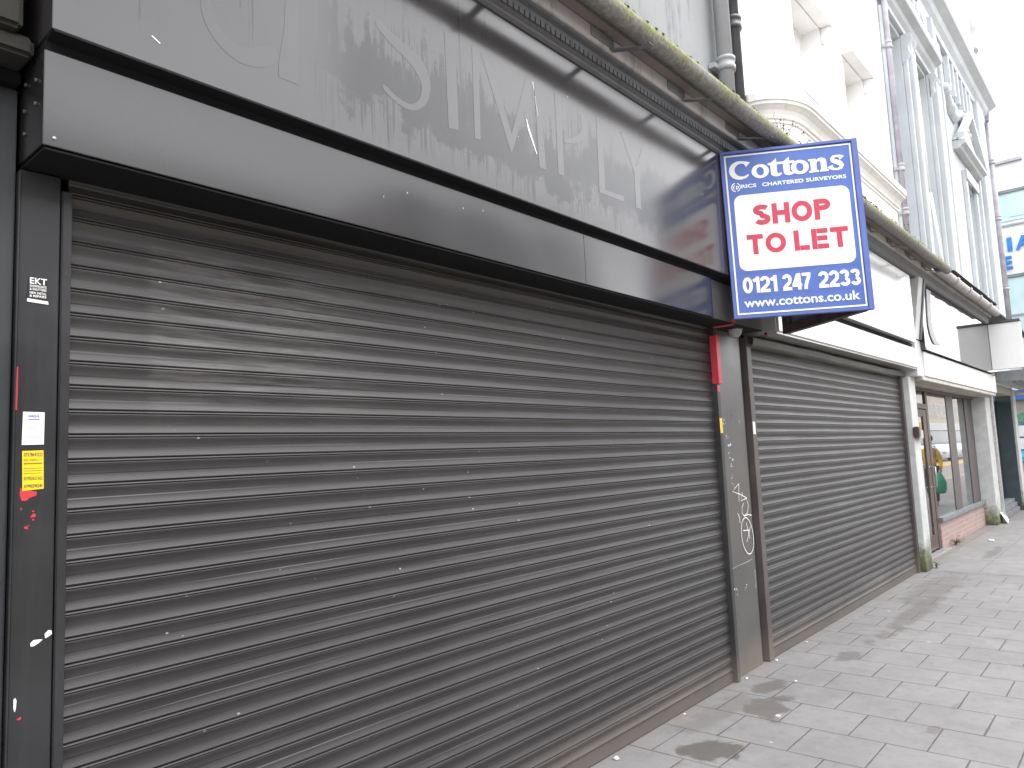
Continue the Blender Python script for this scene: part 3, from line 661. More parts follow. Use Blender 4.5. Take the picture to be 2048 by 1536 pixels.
m = MB(); wall_with_holes(m, 6.003, 11.38, 3.95, 10.5, .0, H1, .26); m.build('wall', 'white_render', wb, rec=False)
bx('wall_mass', 'white_render', wb, 6.003, 11.38, .30, 8, 3.95, 10.5, bevel=0)
for a, b, c, e in H1:
    wn = part('window', 'white_trim', wb, lambda m: m.box(a-.01, b+.01, .22, .255, c-.01, e+.01), 0)
    part('frame', 'white_trim', wn, lambda m: m.box(a, a+.05, .19, .218, c, e).box(b-.05, b, .19, .218, c, e).box(a+.05, b-.05, .19, .218, e-.05, e).box(a+.05, b-.05, .19, .218, c, c+.05).box(a+.05, b-.05, .192, .218, 5.65, 5.70))
    part('pane', 'white_render', wn, lambda m: m.box(a+.05, b-.05, .202, .216, c+.05, e-.05), 0)
    part('hood', 'white_render', wn, lambda m: m.box(a-.05, b+.14, -.13, -.001, 6.42, 6.74).box(b+.05, b+.12, -.10, -.001, 6.24, 6.417), .004)
def path_curve():
    pts = [(6.06, -.02)]
    for k in range(13):
        t = math.pi/2*k/12; pts.append((6.62-.52*math.cos(t), -.02-.37*math.sin(t)))
    pts += [(8.0, -.39), (9.85, -.39)]
    return pts
def sweep(m, prof, path, close_end=True):      # prof (out,z); path (x,y) facing the street
    vs = []; k = len(prof)
    for i, p in enumerate(path):
        a = Vector(path[max(i-1, 0)]); b = Vector(path[min(i+1, len(path)-1)]); t = (b-a).normalized(); nrm = Vector((t.y, -t.x))
        if nrm.y > 0: nrm = -nrm
        vs += [(p[0]+nrm.x*o_, p[1]+nrm.y*o_, z) for o_, z in prof]
    fs = []
    for i in range(len(path)-1):
        for j in range(k-1): fs.append((i*k+j, (i+1)*k+j, (i+1)*k+j+1, i*k+j+1))
    fs.append(tuple((len(path)-1)*k+j for j in range(k)))
    m.add(vs, fs)
pc = path_curve()
part('bowed_front', 'white_render', wb, lambda m: sweep(m, [(-.34, 3.96), (-.06, 3.96), (-.06, 4.50), (-.34, 4.50)], pc))
cn = part('cornice', 'white_trim', wb, lambda m: sweep(m, [(-.34, 4.46), (-.058, 4.46), (-.045, 4.47), (-.045, 4.49), (-.03, 4.50), (-.022, 4.53), (-.005, 4.565), (.025, 4.59), (.045, 4.60), (.045, 4.625), (.06, 4.63), (.06, 4.70), (.05, 4.705), (-.1, 4.735), (-.34, 4.80)], pc))
m = MB(); ribbon(m, [(6.35, 4.713), (6.62, 4.716), (7.0, 4.714)], [.006, .012, .004], -.452); m.build('cracked_edge', 'stone', cn, rec=False)
pipe('downpipe', 'pipe_mauve', wb, 11.46, -.08, .042, 4.0, 11, (4.9, 5.55, 7.4, 8.6))
# its shopfront
sh2 = roller(wb, 5.83, 10.52, 2.56, .004, None, None, 0, 0)
bx('guide_rail', 'rail_brown', sh2, 5.745, 5.832, -.022, .05, 0, 2.555)
bx('guide_rail', 'rail_brown', sh2, 10.515, 10.60, -.035, .05, 0, 2.53)
bx('back_wall', 'dark_inside', wb, 5.802, 11.2, .16, .3, .02, 3.94, bevel=0)
def valance(m):
    m.prism_x([(.0, 2.565), (-.055, 2.56), (-.07, 2.545), (-.062, 2.50), (-.055, 2.487), (-.045, 2.50), (-.048, 2.54), (.0, 2.548)], 5.79, 10.62, 14, jit=lambda x, z: (.010*mnoise.noise(Vector((x, 0, 0))), .012*mnoise.noise(Vector((x*1.3, 5, 0)))))
part('shutter_hood', 'rail_dark', wb, valance)
h2 = part('shutter_housing', 'silver_sheet', wb, lambda m: m.box(5.98, 10.72, -.205, .12, 2.585, 2.868), .02)
bx('strip_soffit', 'soffit_dark', wb, 5.98, 10.55, -.2, .0, 2.872, 2.9, bevel=0)
bx('fascia_panel', 'silver_sheet', wb, 5.72, 10.47, -.262, .0, 2.905, 3.78, bevel=.002)
part('moulding', 'cornice_dark', wb, lambda m: m.prism_x([(0, 3.785), (-.27, 3.785), (-.29, 3.80), (-.30, 3.86), (-.33, 3.89), (0, 3.90)], 6.003, 16.3))
part('eaves_board', 'board_light', wb, lambda m: m.box(6.003, 16.3, -.345, .0, 3.903, 3.99), .003)
part('eaves_soffit', 'board_brown', wb, lambda m: m.prism_x([(0, 3.993), (-.405, 3.993), (-.412, 4.07), (0, 4.12)], 6.003, 11.3))
part('lead_flashing', 'lead', wb, lambda m: m.prism_x([(.0, 4.12), (-.50, 3.97), (-.50, 3.98), (.0, 4.2)], 6.003, 11.3))
part('pillar', 'pale_pillar', wb, lambda m: m.box(10.612, 10.95, -.10, .15, 0, 2.50), .006)
bx('pillar_head', 'pale_pillar', wb, 10.73, 11.12, -.19, .15, 2.503, 2.99, bevel=.006)
part('fin', 'pale_pillar', wb, lambda m: m.prism_x([(0, 2.993), (-.20, 2.993), (-.32, 3.80), (0, 3.80)], 10.72, 10.95), .004)
part('fin_edge', 'cornice_dark', wb, lambda m: m.prism_x([(0, 2.993), (-.22, 2.993), (-.335, 3.80), (0, 3.80)], 10.953, 11.03), .003)
wst = MB().box(5.752, 5.797, -.0252, -.0235, 1.765, 1.865).build('sticker', 'paper'); tag(wst, 'small white paper label on the brown shutter rail by graffiti pillar', 'sticker')
al = empty('alarm_box', (10.75, -.1, 1.73), 'small maroon key switch box on the pale grey pillar', 'switch box')
part('casing', 'brown', al, lambda m: m.box(10.58, 10.69, -.17, -.102, 1.70, 1.84), .012)
part('cover', 'steel', al, lambda m: m.box(10.70, 10.93, -.15, -.103, 1.68, 1.80), .01)

# ================================================================== THIRD SHOP + CLASSICAL BUILDING
cb = empty('shop_building', (16, .5, 0), 'pale blue-grey classical building with cornice and pediment over the glazed shop', 'building')
HW = [(11.72, 12.66, 4.4, 8.05), (13.2, 14.38, 4.4, 8.05), (17.35, 18.3, 4.4, 6.85)]
m = MB(); wall_with_holes(m, 11.383, 20.8, 3.95, 9.9, .0, HW, .30); m.build('wall', 'classical', cb, rec=False)
bx('wall_mass', 'classical', cb, 11.383, 20.8, .5, 9, 3.95, 10.2, bevel=0)
bx('side_wall', 'classical', cb, 20.75, 20.8, .004, .5, 3.95, 9.9, bevel=0)
for a, b, c, e in HW:
    wn = bx('window', 'classical_dark', cb, a-.01, b+.01, .26, .35, c, e+.01, bevel=0)
    part('frame', 'classical', wn, lambda m: m.box(a, a+.07, .20, .257, c, e).box(b-.07, b, .20, .257, c, e).box(a+.07, b-.07, .21, .257, e-.08, e).box(a+.07, b-.07, .21, .257, (c+e)/2, (c+e)/2+.06), 0)
# pilasters built of stepped strips
for k, (a, b, pr_) in enumerate(((11.40, 11.62, .05), (12.70, 12.80, .07), (12.83, 13.05, .12), (13.08, 13.17, .07), (14.42, 14.52, .06), (14.56, 14.95, .14), (14.99, 15.2, .06), (15.7, 15.9, .05), (19.0, 19.2, .06), (19.25, 20.1, .14), (20.15, 20.4, .07))):
    bx('pilaster', 'classical', cb, a, b, -pr_, -.002, 4.02, 8.02 if a < 14.6 else 9.3, bevel=.01)
def cornice(m, x0, x1, z, pr_, h):
    m.prism_x([(0, z), (-pr_*.25, z), (-pr_*.25, z+h*.2), (-pr_*.45, z+h*.3), (-pr_*.55, z+h*.45), (-pr_*.95, z+h*.55), (-pr_, z+h*.62), (-pr_, z+h*.85), (-pr_*.9, z+h), (0, z+h)], x0, x1)
part('cornice', 'classical', cb, lambda m: cornice(m, 11.383, 14.75, 8.12, .24, .42))
part('cornice', 'classical', cb, lambda m: cornice(m, 11.383, 20.95, 9.25, .34, .72))
for x in (12.75, 13.0, 14.5, 14.75):
    part('console', 'classical', cb, lambda m: m.prism_x([(0, 8.10), (-.15, 8.10), (-.17, 8.02), (-.10, 7.9), (-.12, 7.78), (-.05, 7.65), (0, 7.6)], x-.07, x+.07), .01)
m = MB()
for rr, dp in ((.48, -.06), (.36, -.10), (.2, -.13)):
    m.poly_y([(14.15+rr*math.cos(a), 8.98+rr*.85*math.sin(a)) for a in [2*math.pi*k/28 for k in range(28)]], dp, -.003)
m.poly_y([(14.6, 8.56), (15.1, 8.56), (15.05, 8.8), (14.85, 9.0), (14.7, 9.2), (14.62, 9.24)], -.16, -.003)
m.poly_y([(13.0, 8.56), (13.6, 8.56), (13.6, 8.7), (13.45, 8.9), (13.1, 8.75)], -.12, -.003)
m.build('scroll_ornament', 'classical', cb, bevel=.012)
for x in (16.3, 16.75, 17.2, 17.65, 18.1, 18.55):
    part('frieze_panel', 'classical', cb, lambda m: m.box(x, x+.12, -.10, -.002, 8.5, 9.2).box(x+.16, x+.36, -.05, -.002, 8.62, 9.1), .01)
m = MB()
for k in range(46):
    t = k/45; x = 15.9+2.9*t; z = 8.38-.30*math.sin(math.pi*((t*2) % 1.0)); r = random.uniform(.08, .14)
    m.lathe([(0, -r), (r*.8, -r*.5), (r, 0), (r*.7, r*.6), (0, r)], (x, -.02, z), 8)
m.build('swag_ornament', 'classical', cb)
def ped(m):
    cx, z0 = 17.75, 7.35
    m.prism_x([(0, z0), (-.12, z0), (-.14, z0+.05), (-.22, z0+.08), (-.22, z0+.16), (0, z0+.18)], cx-1.25, cx+1.25)
    m.poly_y([(cx-1.28, z0+.183), (cx+1.28, z0+.183), (cx, z0+.98)], -.10, -.003)
    for s_ in (-1, 1):
        m.poly_y([(cx+s_*1.30, z0+.185), (cx+s_*1.30, z0+.30), (cx, z0+1.14), (cx, z0+.985)][::s_], -.22, -.101)
part('pediment', 'classical', cb, ped, .006)
part('window_surround', 'classical', cb, lambda m: m.box(17.15, 17.345, -.07, -.002, 4.4, 7.1).box(18.305, 18.5, -.07, -.002, 4.4, 7.1).box(17.15, 18.5, -.10, -.0715, 6.90, 7.12), .008)
part('finial', 'classical', cb, lambda m: m.lathe([(.0, 0), (.28, 0), (.28, .12), (.14, .2), (.12, .35), (.26, .5), (.34, .75), (.3, .9), (.12, 1.0), (.1, 1.12), (.18, 1.25), (.12, 1.4), (0, 1.5)], (20.2, .1, 10.85), 18))
def para(m):
    m.box(11.383, 20.85, .0, .25, 9.973, 10.35)
    m.poly_y([(16.2, 10.352), (20.75, 10.352), (20.75, 10.85), (20.3, 10.95), (20.0, 11.5), (19.6, 11.9), (19.1, 12.3), (18.4, 12.4), (17.7, 12.3), (17.2, 11.9), (16.9, 11.4), (16.6, 10.95)], -.03, .25)
    m.poly_y([(16.9, 10.6), (20.0, 10.6), (19.5, 11.6), (18.4, 12.0), (17.4, 11.6)], -.12, -.031)
    m.poly_y([(17.0, 12.28), (19.9, 12.28), (20.1, 12.45), (19.2, 12.6), (18.4, 12.85), (17.6, 12.6), (16.8, 12.45)], -.16, .25)
    for x in (12.2, 13.4, 14.6, 15.7): m.box(x, x+.35, -.02, .27, 10.353, 11.0)
part('parapet', 'classical', cb, para, .02)
dp = pipe('downpipe', 'pipe_mauve', cb, 20.88, -.10, .065, 4.15, 9.3, (8.3, 6.9, 5.2))
part('hopper', 'pipe_mauve', dp, lambda m: m.prism_x([(-.20, 9.65), (-.24, 9.85), (-.24, 10.0), (.06, 10.0), (.06, 9.85), (.0, 9.65), (-.05, 9.3), (-.16, 9.3)], 20.75, 21.05), .01)
m = MB(); m.tube([(20.88, -.1, 4.2), (20.86, -.14, 4.1), (20.75, -.3, 4.0), (20.6, -.35, 3.98)], .065, 12); m.box(20.77, 20.99, -.21, .0, 4.1, 4.4); m.build('pipe_shoe', 'pipe_black', dp)
pole = MB(); pole.box(12.95, 13.05, -.075, -.02, 4.05, 9.0) if False else pole.tube([(12.93, -.16, 5.52), (12.62, -.30, 4.02)], .022, 10); pole.tube([(12.93, -.16, 5.50), (12.85, -.15, 7.8)], .012, 8)
pole = pole.build('leaning_pole', 'white_paint'); tag(pole, 'thin white pole leaning on the classical front above the gutter', 'pole')
part('eaves_ledge', 'stone', cb, lambda m: m.box(11.45, 20.85, -.42, .0, 3.993, 4.06).box(12.2, 16.0, -.50, .0, 4.063, 4.10).box(14.2, 15.2, -.46, .0, 4.103, 4.16), .015)
# fascia of the third shop
fs3 = bx('fascia_panel', 'mirror_fascia', cb, 11.05, 16.95, -.25, .0, 2.87, 3.78, bevel=.002)
arc = [(11.40, 3.74), (11.365, 3.60), (11.312, 3.369), (11.301, 3.216), (11.363, 3.093), (11.47, 3.016), (11.574, 2.981), (11.95, 3.0), (11.753, 3.053), (11.581, 3.158), (11.522, 3.295), (11.549, 3.464), (11.60, 3.60), (11.66, 3.74)]
m = MB(); m.poly_y(arc, -.262, -.252); m.build('letter', 'letter_grey', fs3)
part('shutter_housing', 'white_paint', cb, lambda m: m.box(11.135, 17.05, -.205, -.02, 2.52, 2.855), .006)
part('soffit', 'cream', cb, lambda m: m.box(11.0, 17.0, -.19, .18, 2.46, 2.512).box(11.0, 17.0, -.02, .02, 2.44, 2.458), .004)
bx('window_head', 'mullion', cb, 11.0, 16.75, .16, .24, 2.412, 2.458, bevel=0)
dr = empty('shop_door', (12.4, .2, 0), 'brown framed glazed door beside the pale pillar in the third shop', 'door')
part('frame', 'brown', dr, lambda m: m.box(11.35, 11.45, .18, .25, 0, 2.41).box(12.83, 12.97, .185, .25, 0, 2.41).box(11.45, 12.83, .18, .25, 2.14, 2.22), .006)
part('door_leaf', 'brown', dr, lambda m: m.box(12.60, 12.82, .19, .24, .03, 2.13).box(11.46, 11.62, .19, .24, .03, 2.13).box(11.62, 12.6, .19, .24, .03, .25).box(11.62, 12.6, .19, .24, 2.02, 2.13), .004)
part('pane', 'glass', dr, lambda m: m.box(11.62, 12.6, .205, .225, .25, 2.02).box(11.45, 12.83, .205, .225, 2.22, 2.41), 0)
def hnd(m):
    m.tube([(12.78, .19, .95), (12.78, .13, .95), (12.78, .13, 1.25), (12.78, .19, 1.25)], .012, 8)
    for z in (.95, 1.25):
        for x in (12.64, 12.78): m.lathe([(0, -.015), (.015, 0), (0, .015)], (x, .18, z), 8)
part('handle', 'steel', dr, hnd)
part('threshold', 'steel', dr, lambda m: m.box(11.3, 12.97, .05, .17, 0, .025), .004)
sw = empty('shop_window', (14.9, .2, .4), 'large bronze framed shop window over pink brick reflecting the street', 'window')
part('pane', 'glass', sw, lambda m: m.box(12.97, 14.40, .205, .22, .47, 2.41), 0)
part('pane', 'glass', sw, lambda m: m.box(14.96, 15.99, .205, .22, .47, 2.41), 0)
part('mullion', 'mullion', sw, lambda m: m.box(14.402, 14.958, .196, .24, .47, 2.41), .006)
part('mullion', 'mullion', sw, lambda m: m.box(15.992, 16.20, .194, .24, .47, 2.41).box(16.203, 16.75, .199, .24, .47, 2.41), .006)
part('sill', 'sill', sw, lambda m: m.box(12.975, 16.78, .13, .26, .40, .468), .006)
part('stall_riser', 'brick', sw, lambda m: m.box(12.98, 16.78, .17, .3, .0, .398), .003)
bx('back_wall', 'dark_inside', cb, 11.0, 17.3, .32, .4, .02, 3.9, bevel=0)
part('pillar', 'pale_pillar', cb, lambda m: m.box(16.78, 17.33, -.03, .3, 0, 2.455), .006)
part('pillar', 'steel', cb, lambda m: m.box(17.36, 17.5, -.07, .3, 0, 2.6), .006)
bx('door_reveal', 'teal_dark', cb, 20.30, 20.347, -.02, .275, 0, 2.59, bevel=.003)
part('pillar', 'pale_pillar', cb, lambda m: m.box(20.35, 20.8, -.06, .3, 0, 2.75), .006)
s4 = empty('shop_doorway', (19, .2, 0), 'dark teal recessed doorway with half raised shutter at far right', 'doorway')
part('door_leaf', 'teal_dark', s4, lambda m: m.box(17.5, 20.35, .28, .34, 0, 2.5), 0)
part('guide_rail', 'white_paint', s4, lambda m: m.box(18.35, 18.43, .12, .2, .2, 2.5), .004)
part('step', 'sill', s4, lambda m: m.box(17.52, 20.28, .02, .25, .0, .10).box(17.52, 20.3, .06, .25, .103, .2).box(17.52, 20.3, .1, .25, .203, .28), .01)
part('lintel', 'cream', s4, lambda m: m.box(17.4, 20.8, -.03, .3, 2.603, 2.75), .005)
part('scuff_mark', 'paper', s4, lambda m: m.add([(x, .278, z) for x, z in ((18.5, .32), (18.9, .3), (19.2, .45), (19.15, .75), (18.95, .5), (18.8, .8), (18.65, .55), (18.55, .7))], [tuple(range(8))]))
part('lintel_wall', 'classical', cb, lambda m: m.box(17.0, 20.8, -.02, .3, 2.76, 3.945), .005)
cp = empty('canopy', (19.2, -.6, 2.8), 'flat grey canopy with a strip lamp over the last shop doorway', 'canopy')
part('roof_slab', 'grey_far', cp, lambda m: m.box(17.3, 21.5, -.95, -.07, 2.78, 2.92), .01)
part('edge_beam', 'sill', cp, lambda m: m.box(17.25, 17.297, -.97, -.07, 2.74, 2.95).box(17.3, 21.5, -.5, -.44, 2.70, 2.777).box(19.2, 19.28, -.95, -.5, 2.71, 2.777), .006)
m = MB(); m.tube([(20.6, -.55, 2.66), (20.6, -.1, 2.66)], .05, 12); m.build('strip_lamp', 'white_paint', cp)
# projecting white box sign
bs = empty('projecting_sign', (16.5, -.5, 3.4), 'blank white projecting box sign with dark lid on the glass fascia', 'sign')
part('face', 'sign_white', bs, lambda m: m.box(16.46, 16.62, -.755, -.254, 2.93, 3.79), .002)
part('lid', 'pipe_black', bs, lambda m: m.box(16.43, 16.65, -.765, -.262, 3.795, 3.84), .003)

# ================================================================== END BUILDING across the junction
eb = empty('corner_building', (24, 2, 0), 'white and turquoise corner building with big blue letters at right edge', 'building')
bx('wall', 'end_white', eb, 23.5, 34, -.95, 7, 2.75, 9.0, bevel=0)
bx('coping', 'pipe_mauve', eb, 23.40, 34, -.50, 7, 9.003, 9.09)
for z0, z1 in ((7.42, 8.2), (3.9, 5.9)):
    wn = bx('window', 'teal_wall', eb, 23.47, 23.497, -.85, 6, z0, z1, bevel=0)
    part('frame', 'sill', wn, lambda m: m.box(23.42, 23.468, -.85, 6, z1-.02, z1+.06), .003)
    part('pane', 'teal_wall', wn, lambda m: m.box(23.455, 23.469, -.8, -.08, z0+.1, z1-.08) if z0 > 6 else m.box(23.455, 23.469, -.8, 6, z0+.95, z1-.04), 0)
bx('string_course', 'sign_back', eb, 23.46, 23.4985, -.93, 6.5, 7.28, 7.33, bevel=0)
bx('string_course', 'sign_back', eb, 23.44, 23.4685, -.93, 6.5, 4.84, 4.89, bevel=0)
m = MB(); wr = lambda u, v, l=0: (23.44, -u, v)
write(m, wr, "I", -.04, .07, 6.60, 6.97, .01); write(m, wr, "A", .14, .50, 6.60, 6.97, .03); write(m, wr, "E", -.16, .03, 6.12, 6.47, .03)
lt = m.build('lettering', 'blue_letters', eb, rec=False)
sm_ = lt.modifiers.new('solid', 'SOLIDIFY'); sm_.thickness = .05
bx('dark_fascia', 'pipe_black', eb, 23.38, 23.497, -.9, -.02, 3.3, 3.86)
bx('shop_wall', 'tan', eb, 23.52, 34, -.9, 6.9, .0, 2.745, bevel=0)
bx('shop_fascia', 'blue_trim', eb, 23.36, 23.518, -.9, 6, 2.62, 2.88)
for k, (z0, z1, mt_) in enumerate(((1.98, 2.28, 'poster_green'), (1.66, 1.95, 'paper'), (1.33, 1.62, 'paper'), (1.02, 1.29, 'poster_cyan'))):
    po = bx('poster', mt_, eb, 23.47, 23.50, -.75, .42, z0, z1, bevel=0)
    bx('frame', 'blue_trim', po, 23.46, 23.515, -.78, .46, z0-.028, z0-.004, bevel=0)

# ================================================================== ESTATE AGENT BOARD
A = Vector((4.955, -.27, 2.566)); AP = Vector((5.437, -1.07, 2.566)); B = Vector((6.0, -.27, 2.566))
board = empty('agent_board', (5.45, -.5, 2.566), 'blue and white V shaped SHOP TO LET agent board on black fascia', 'sign board')
du = (AP-A).normalized(); W = (AP-A).length; nf = Vector((du.y, -du.x, 0)); HH = 1.225
if nf.x > 0: nf = -nf
def face(u, v, l=0.0):
    p = A+du*(u+.016*(1-v/HH)-.004)+Vector((0, 0, v))+nf*l; return (p.x, p.y, p.z)
def fbox(m, u0, u1, v0, v1, l0, l1):
    vs = [face(u, v, l) for l in (l0, l1) for v in (v0, v1) for u in (u0, u1)]
    m.add(vs, [(0, 2, 3, 1), (4, 5, 7, 6), (0, 1, 5, 4), (2, 6, 7, 3), (0, 4, 6, 2), (1, 3, 7, 5)])
sheet_ = part('front_sheet', 'sign_blue', board, lambda m: fbox(m, .016, W-.03, .016, HH-.016, -.012, -.002))
part('frame', 'sign_frame', board, lambda m: (fbox(m, 0, .020, 0, HH, -.03, .012), fbox(m, W-.038, W, 0, HH, -.03, .012), fbox(m, .0205, W-.0385, 0, .020, -.03, .0115), fbox(m, .0205, W-.0385, HH-.020, HH, -.03, .0115)), .002)
def rr(u0, u1, v0, v1, r):
    pts = []
    for cx, cy, a0 in ((u1-r, v1-r, 0), (u0+r, v1-r, 90), (u0+r, v0+r, 180), (u1-r, v0+r, 270)):
        pts += [(cx+r*math.cos(R(a0+k*15)), cy+r*math.sin(R(a0+k*15))) for k in range(7)]
    return pts
m = MB(); p = rr(.070, .852, .340, .895, .055); m.add([face(u, v, .0006) for u, v in p], [tuple(range(len(p)))]); m.build('white_panel', 'sign_white', sheet_, rec=False)
m = MB()
b0, b1, c0, c1, tk = .028, .892, .028, 1.196, .011
for u0, u1, v0, v1 in ((b0, b1, c0, c0+tk), (b0, b1, c1-tk, c1), (b0, b0+tk, c0+tk, c1-tk), (b1-tk, b1, c0+tk, c1-tk)):
    m.add([face(u, v, .0006) for u, v in ((u0, v0), (u1, v0), (u1, v1), (u0, v1))], [(0, 1, 2, 3)])
m.build('border_line', 'sign_white', sheet_, rec=False)
def arcpts(cx, cy, rx, ry, a0, a1, n=18): return [(cx+rx*math.cos(R(a0+(a1-a0)*k/n)), cy+ry*math.sin(R(a0+(a1-a0)*k/n))) for k in range(n+1)]
# bold grotesque capitals and figures as strokes in a unit-high cell: (width, strokes)
def grot(ch, t):
    h = t/2; q = 1-h
    if ch == 'S': return .80, [arcpts(.40, .735, .40-h, .265-h, 25, 180, 12)+arcpts(.40, .735, .40-h, .265-h+.01, 190, 262, 6)+arcpts(.40, .275, .40-h, .275-h, 84, -90, 14)+arcpts(.40, .275, .40-h, .275-h, -100, -158, 8)]
    if ch == 'H': return .82, [[(h, 0), (h, 1)], [(.82-h, 0), (.82-h, 1)], [(h*2, .52), (.82-2*h, .52)]]
    if ch == 'O': return .96, [arcpts(.48, .5, .48-h, .5-h, 0, 360, 32)]
    if ch == '0': return .62, [arcpts(.31, .5, .31-h, .5-h, 0, 360, 28)]
    if ch == 'P': return .76, [[(h, 0), (h, 1)], [(2*h, q), (.45, q)]+arcpts(.45, q-(.56-t)/2, .31-h, (.56-t)/2, 88, -88, 12)+[(.45, 1-.56+h), (2*h, 1-.56+h)]]
    if ch == 'T': return .76, [[(.38, 0), (.38, 1-t)], [(0, q), (.76, q)]]
    if ch == 'L': return .66, [[(h, 0), (h, 1)], [(2*h, h), (.66, h)]]
    if ch == 'E': return .72, [[(h, 0), (h, 1)], [(2*h, h), (.72, h)], [(2*h, .52), (.68, .52)], [(2*h, q), (.71, q)]]
    if ch == '1': return .40, [[(.40-h, 0), (.40-h, 1)], [(.02, .73), (.40-t, .84)]]
    if ch == '2': return .62, [arcpts(.31, .69, .31-h, .31-h, 172, -10, 14)+[(.48, .50), (.30, .33), (.14, .20), (h, .10)], [(0, h*.9), (.62, h*.9)]]
    if ch == '3': return .62, [arcpts(.30, .73, .29-h, .27-h, 165, -80, 14), arcpts(.31, .28, .31-h, .28-h, 84, -165, 16)]
    if ch == '4': return .66, [[(.58-h, 0), (.58-h, 1)], [(.0+h, .26), (.60-2*h+.02, .95)], [(0, .28), (.58-t, .28)], [(.58, .28), (.66, .28)]]
    if ch == '7': return .60, [[(0, q), (.60, q)], [(.60-h*1.1, 1-t), (.36, .55), (.24, .25), (.21, 0)]]
def stroke_word(m, word, u0, u1, v0, v1, t, gap, lift):
    ws = [grot(c, t)[0] for c in word]; tot = sum(ws)+gap*(len(word)-1); sx = (u1-u0)/tot; sy = v1-v0; x = 0
    for c in word:
        w_, st_ = grot(c, t)
        for i_, pts in enumerate(st_):
            wd = t*sy
            P2 = [(u0+(x+a)*sx, v0+b*sy) for a, b in pts]
            L, Q = strip(P2, wd)
            if c == 'O' or c == '0': L[-1], Q[-1] = L[0], Q[0]
            k_ = len(L); m.add([face(q.x, q.y, lift+.0002*i_) for q in L+Q], [(i, i+1, k_+i+1, k_+i) for i in range(k_-1)])
        x += w_+gap
for wd_, a, b, c_, e_ in (("SHOP", .195, .718, .664, .814), ("TO", .135, .400, .455, .600), ("LET", .452, .817, .455, .602)):
    m = MB(); stroke_word(m, wd_, a, b, c_, e_, .245, .09, .0012); m.build('red_lettering', 'sign_red', sheet_, rec=False)
for wd_, a, b in (("0121", .080, .312), ("247", .350, .540), ("2233", .590, .865)):
    m = MB(); stroke_word(m, wd_, a, b, .178, .294, .20, .035, .0012); m.build('phone_lettering', 'sign_white', sheet_, rec=False)
m = MB()
write(m, face, "www.cottons.co.uk", .078, .852, .077, .142, .02, 1.0, .0012)
m.build('web_lettering', 'sign_white', sheet_, rec=False); m = MB()
write(m, face, "CHARTERED SURVEYORS", .275, .842, .945, .973, .03, 1.05, .0012); m.build('small_lettering', 'sign_white', sheet_, rec=False); m = MB()
write(m, face, "RICS", .130, .235, .945, .973, .03, 1.0, .0012)
m.build('small_lettering', 'sign_white', sheet_, rec=False); m = MB()
# round badge: ring with a broken mane
for a0, a1, rad, wd in ((100, 260, .030, .008), (285, 430, .030, .006), (120, 230, .017, .007), (300, 400, .016, .007)):
    pts = [(.094+rad*math.cos(R(a0+(a1-a0)*k/12)), .957+rad*math.sin(R(a0+(a1-a0)*k/12))) for k in range(13)]
    L, Q = strip(pts, wd); k_ = len(L); m.add([face(q.x, q.y, .0012) for q in L+Q], [(i, i+1, k_+i+1, k_+i) for i in range(k_-1)])
m.add([face(u, v, .0012) for u, v in ((.092, .938), (.100, .944), (.103, .972), (.094, .966))], [(0, 1, 2, 3)])
# the firm's name in a fat slab serif
def glyph_add(shapes, u0, sc, v0):
    for kind, dat in shapes:
        if kind == 'p': m.add([face(u0+x*sc, v0+y*sc, .0012) for x, y in dat], [tuple(range(len(dat)))])
        else:
            pts, wd = dat; L, Q = strip(pts, wd); n_ = len(L)
            m.add([face(u0+q.x*sc, v0+q.y*sc, .0012) for q in L+Q], [(i, i+1, n_+i+1, n_+i) for i in range(n_-1)])
def ring(cx, cy, ro_x, ro_y, ri_x, ri_y, tilt=0, n=28):
    o_, i_ = [], []
    for k in range(n+1):
        a = 2*math.pi*k/n
        o_.append((cx+ro_x*math.cos(a), cy+ro_y*math.sin(a)))
        x, y = ri_x*math.cos(a), ri_y*math.sin(a); t = R(tilt); i_.append((cx+x*math.cos(t)-y*math.sin(t), cy+x*math.sin(t)+y*math.cos(t)))
    return o_, i_
def add_ring(u0, sc, v0, *a):
    o_, i_ = ring(*a); n_ = len(o_)
    m.add([face(u0+x*sc, v0+y*sc, .0012) for x, y in o_+i_], [(i, i+1, n_+i+1, n_+i) for i in range(n_-1)])
S_ = .137; V0 = 1.010
cw = [.30, .20, .12, .13, .15, .18, .21, .235, .255, .265, .265, .255, .235, .20, .17, .14, .12, .10, .08]
m.build('round_badge', 'sign_white', sheet_, rec=False); m = MB()
glyph_add([('s', (arcpts(.54, .51, .43, .39, 38, 320, 18), cw))], .058, .150, 1.004)                 # C
def o_at(u, v, rx, ry):
    o_, i_ = ring(0, 0, rx, ry, rx*.42, ry*.62, 10); n_ = len(o_)
    m.add([face(u+x, v+y, .0014) for x, y in o_+i_], [(i, i+1, n_+i+1, n_+i) for i in range(n_-1)])
o_at(.270, 1.059, .060, .052); o_at(.541, 1.059, .060, .052)
tt = [(.14, .98), (.40, 1.24), (.40, .96), (.66, .96), (.66, .80), (.40, .80), (.40, .30), (.43, .20), (.50, .18), (.60, .23), (.65, .14), (.54, .03), (.38, -.02), (.20, .01), (.09, .12), (.07, .28), (.07, .80), (-.06, .80), (-.06, .92)]
glyph_add([('p', [(x*1.02, y*.84) for x, y in tt])], .333, .128, 1.010)
glyph_add([('p', [(x*1.02, y*.84) for x, y in tt])], .420, .128, 1.010)
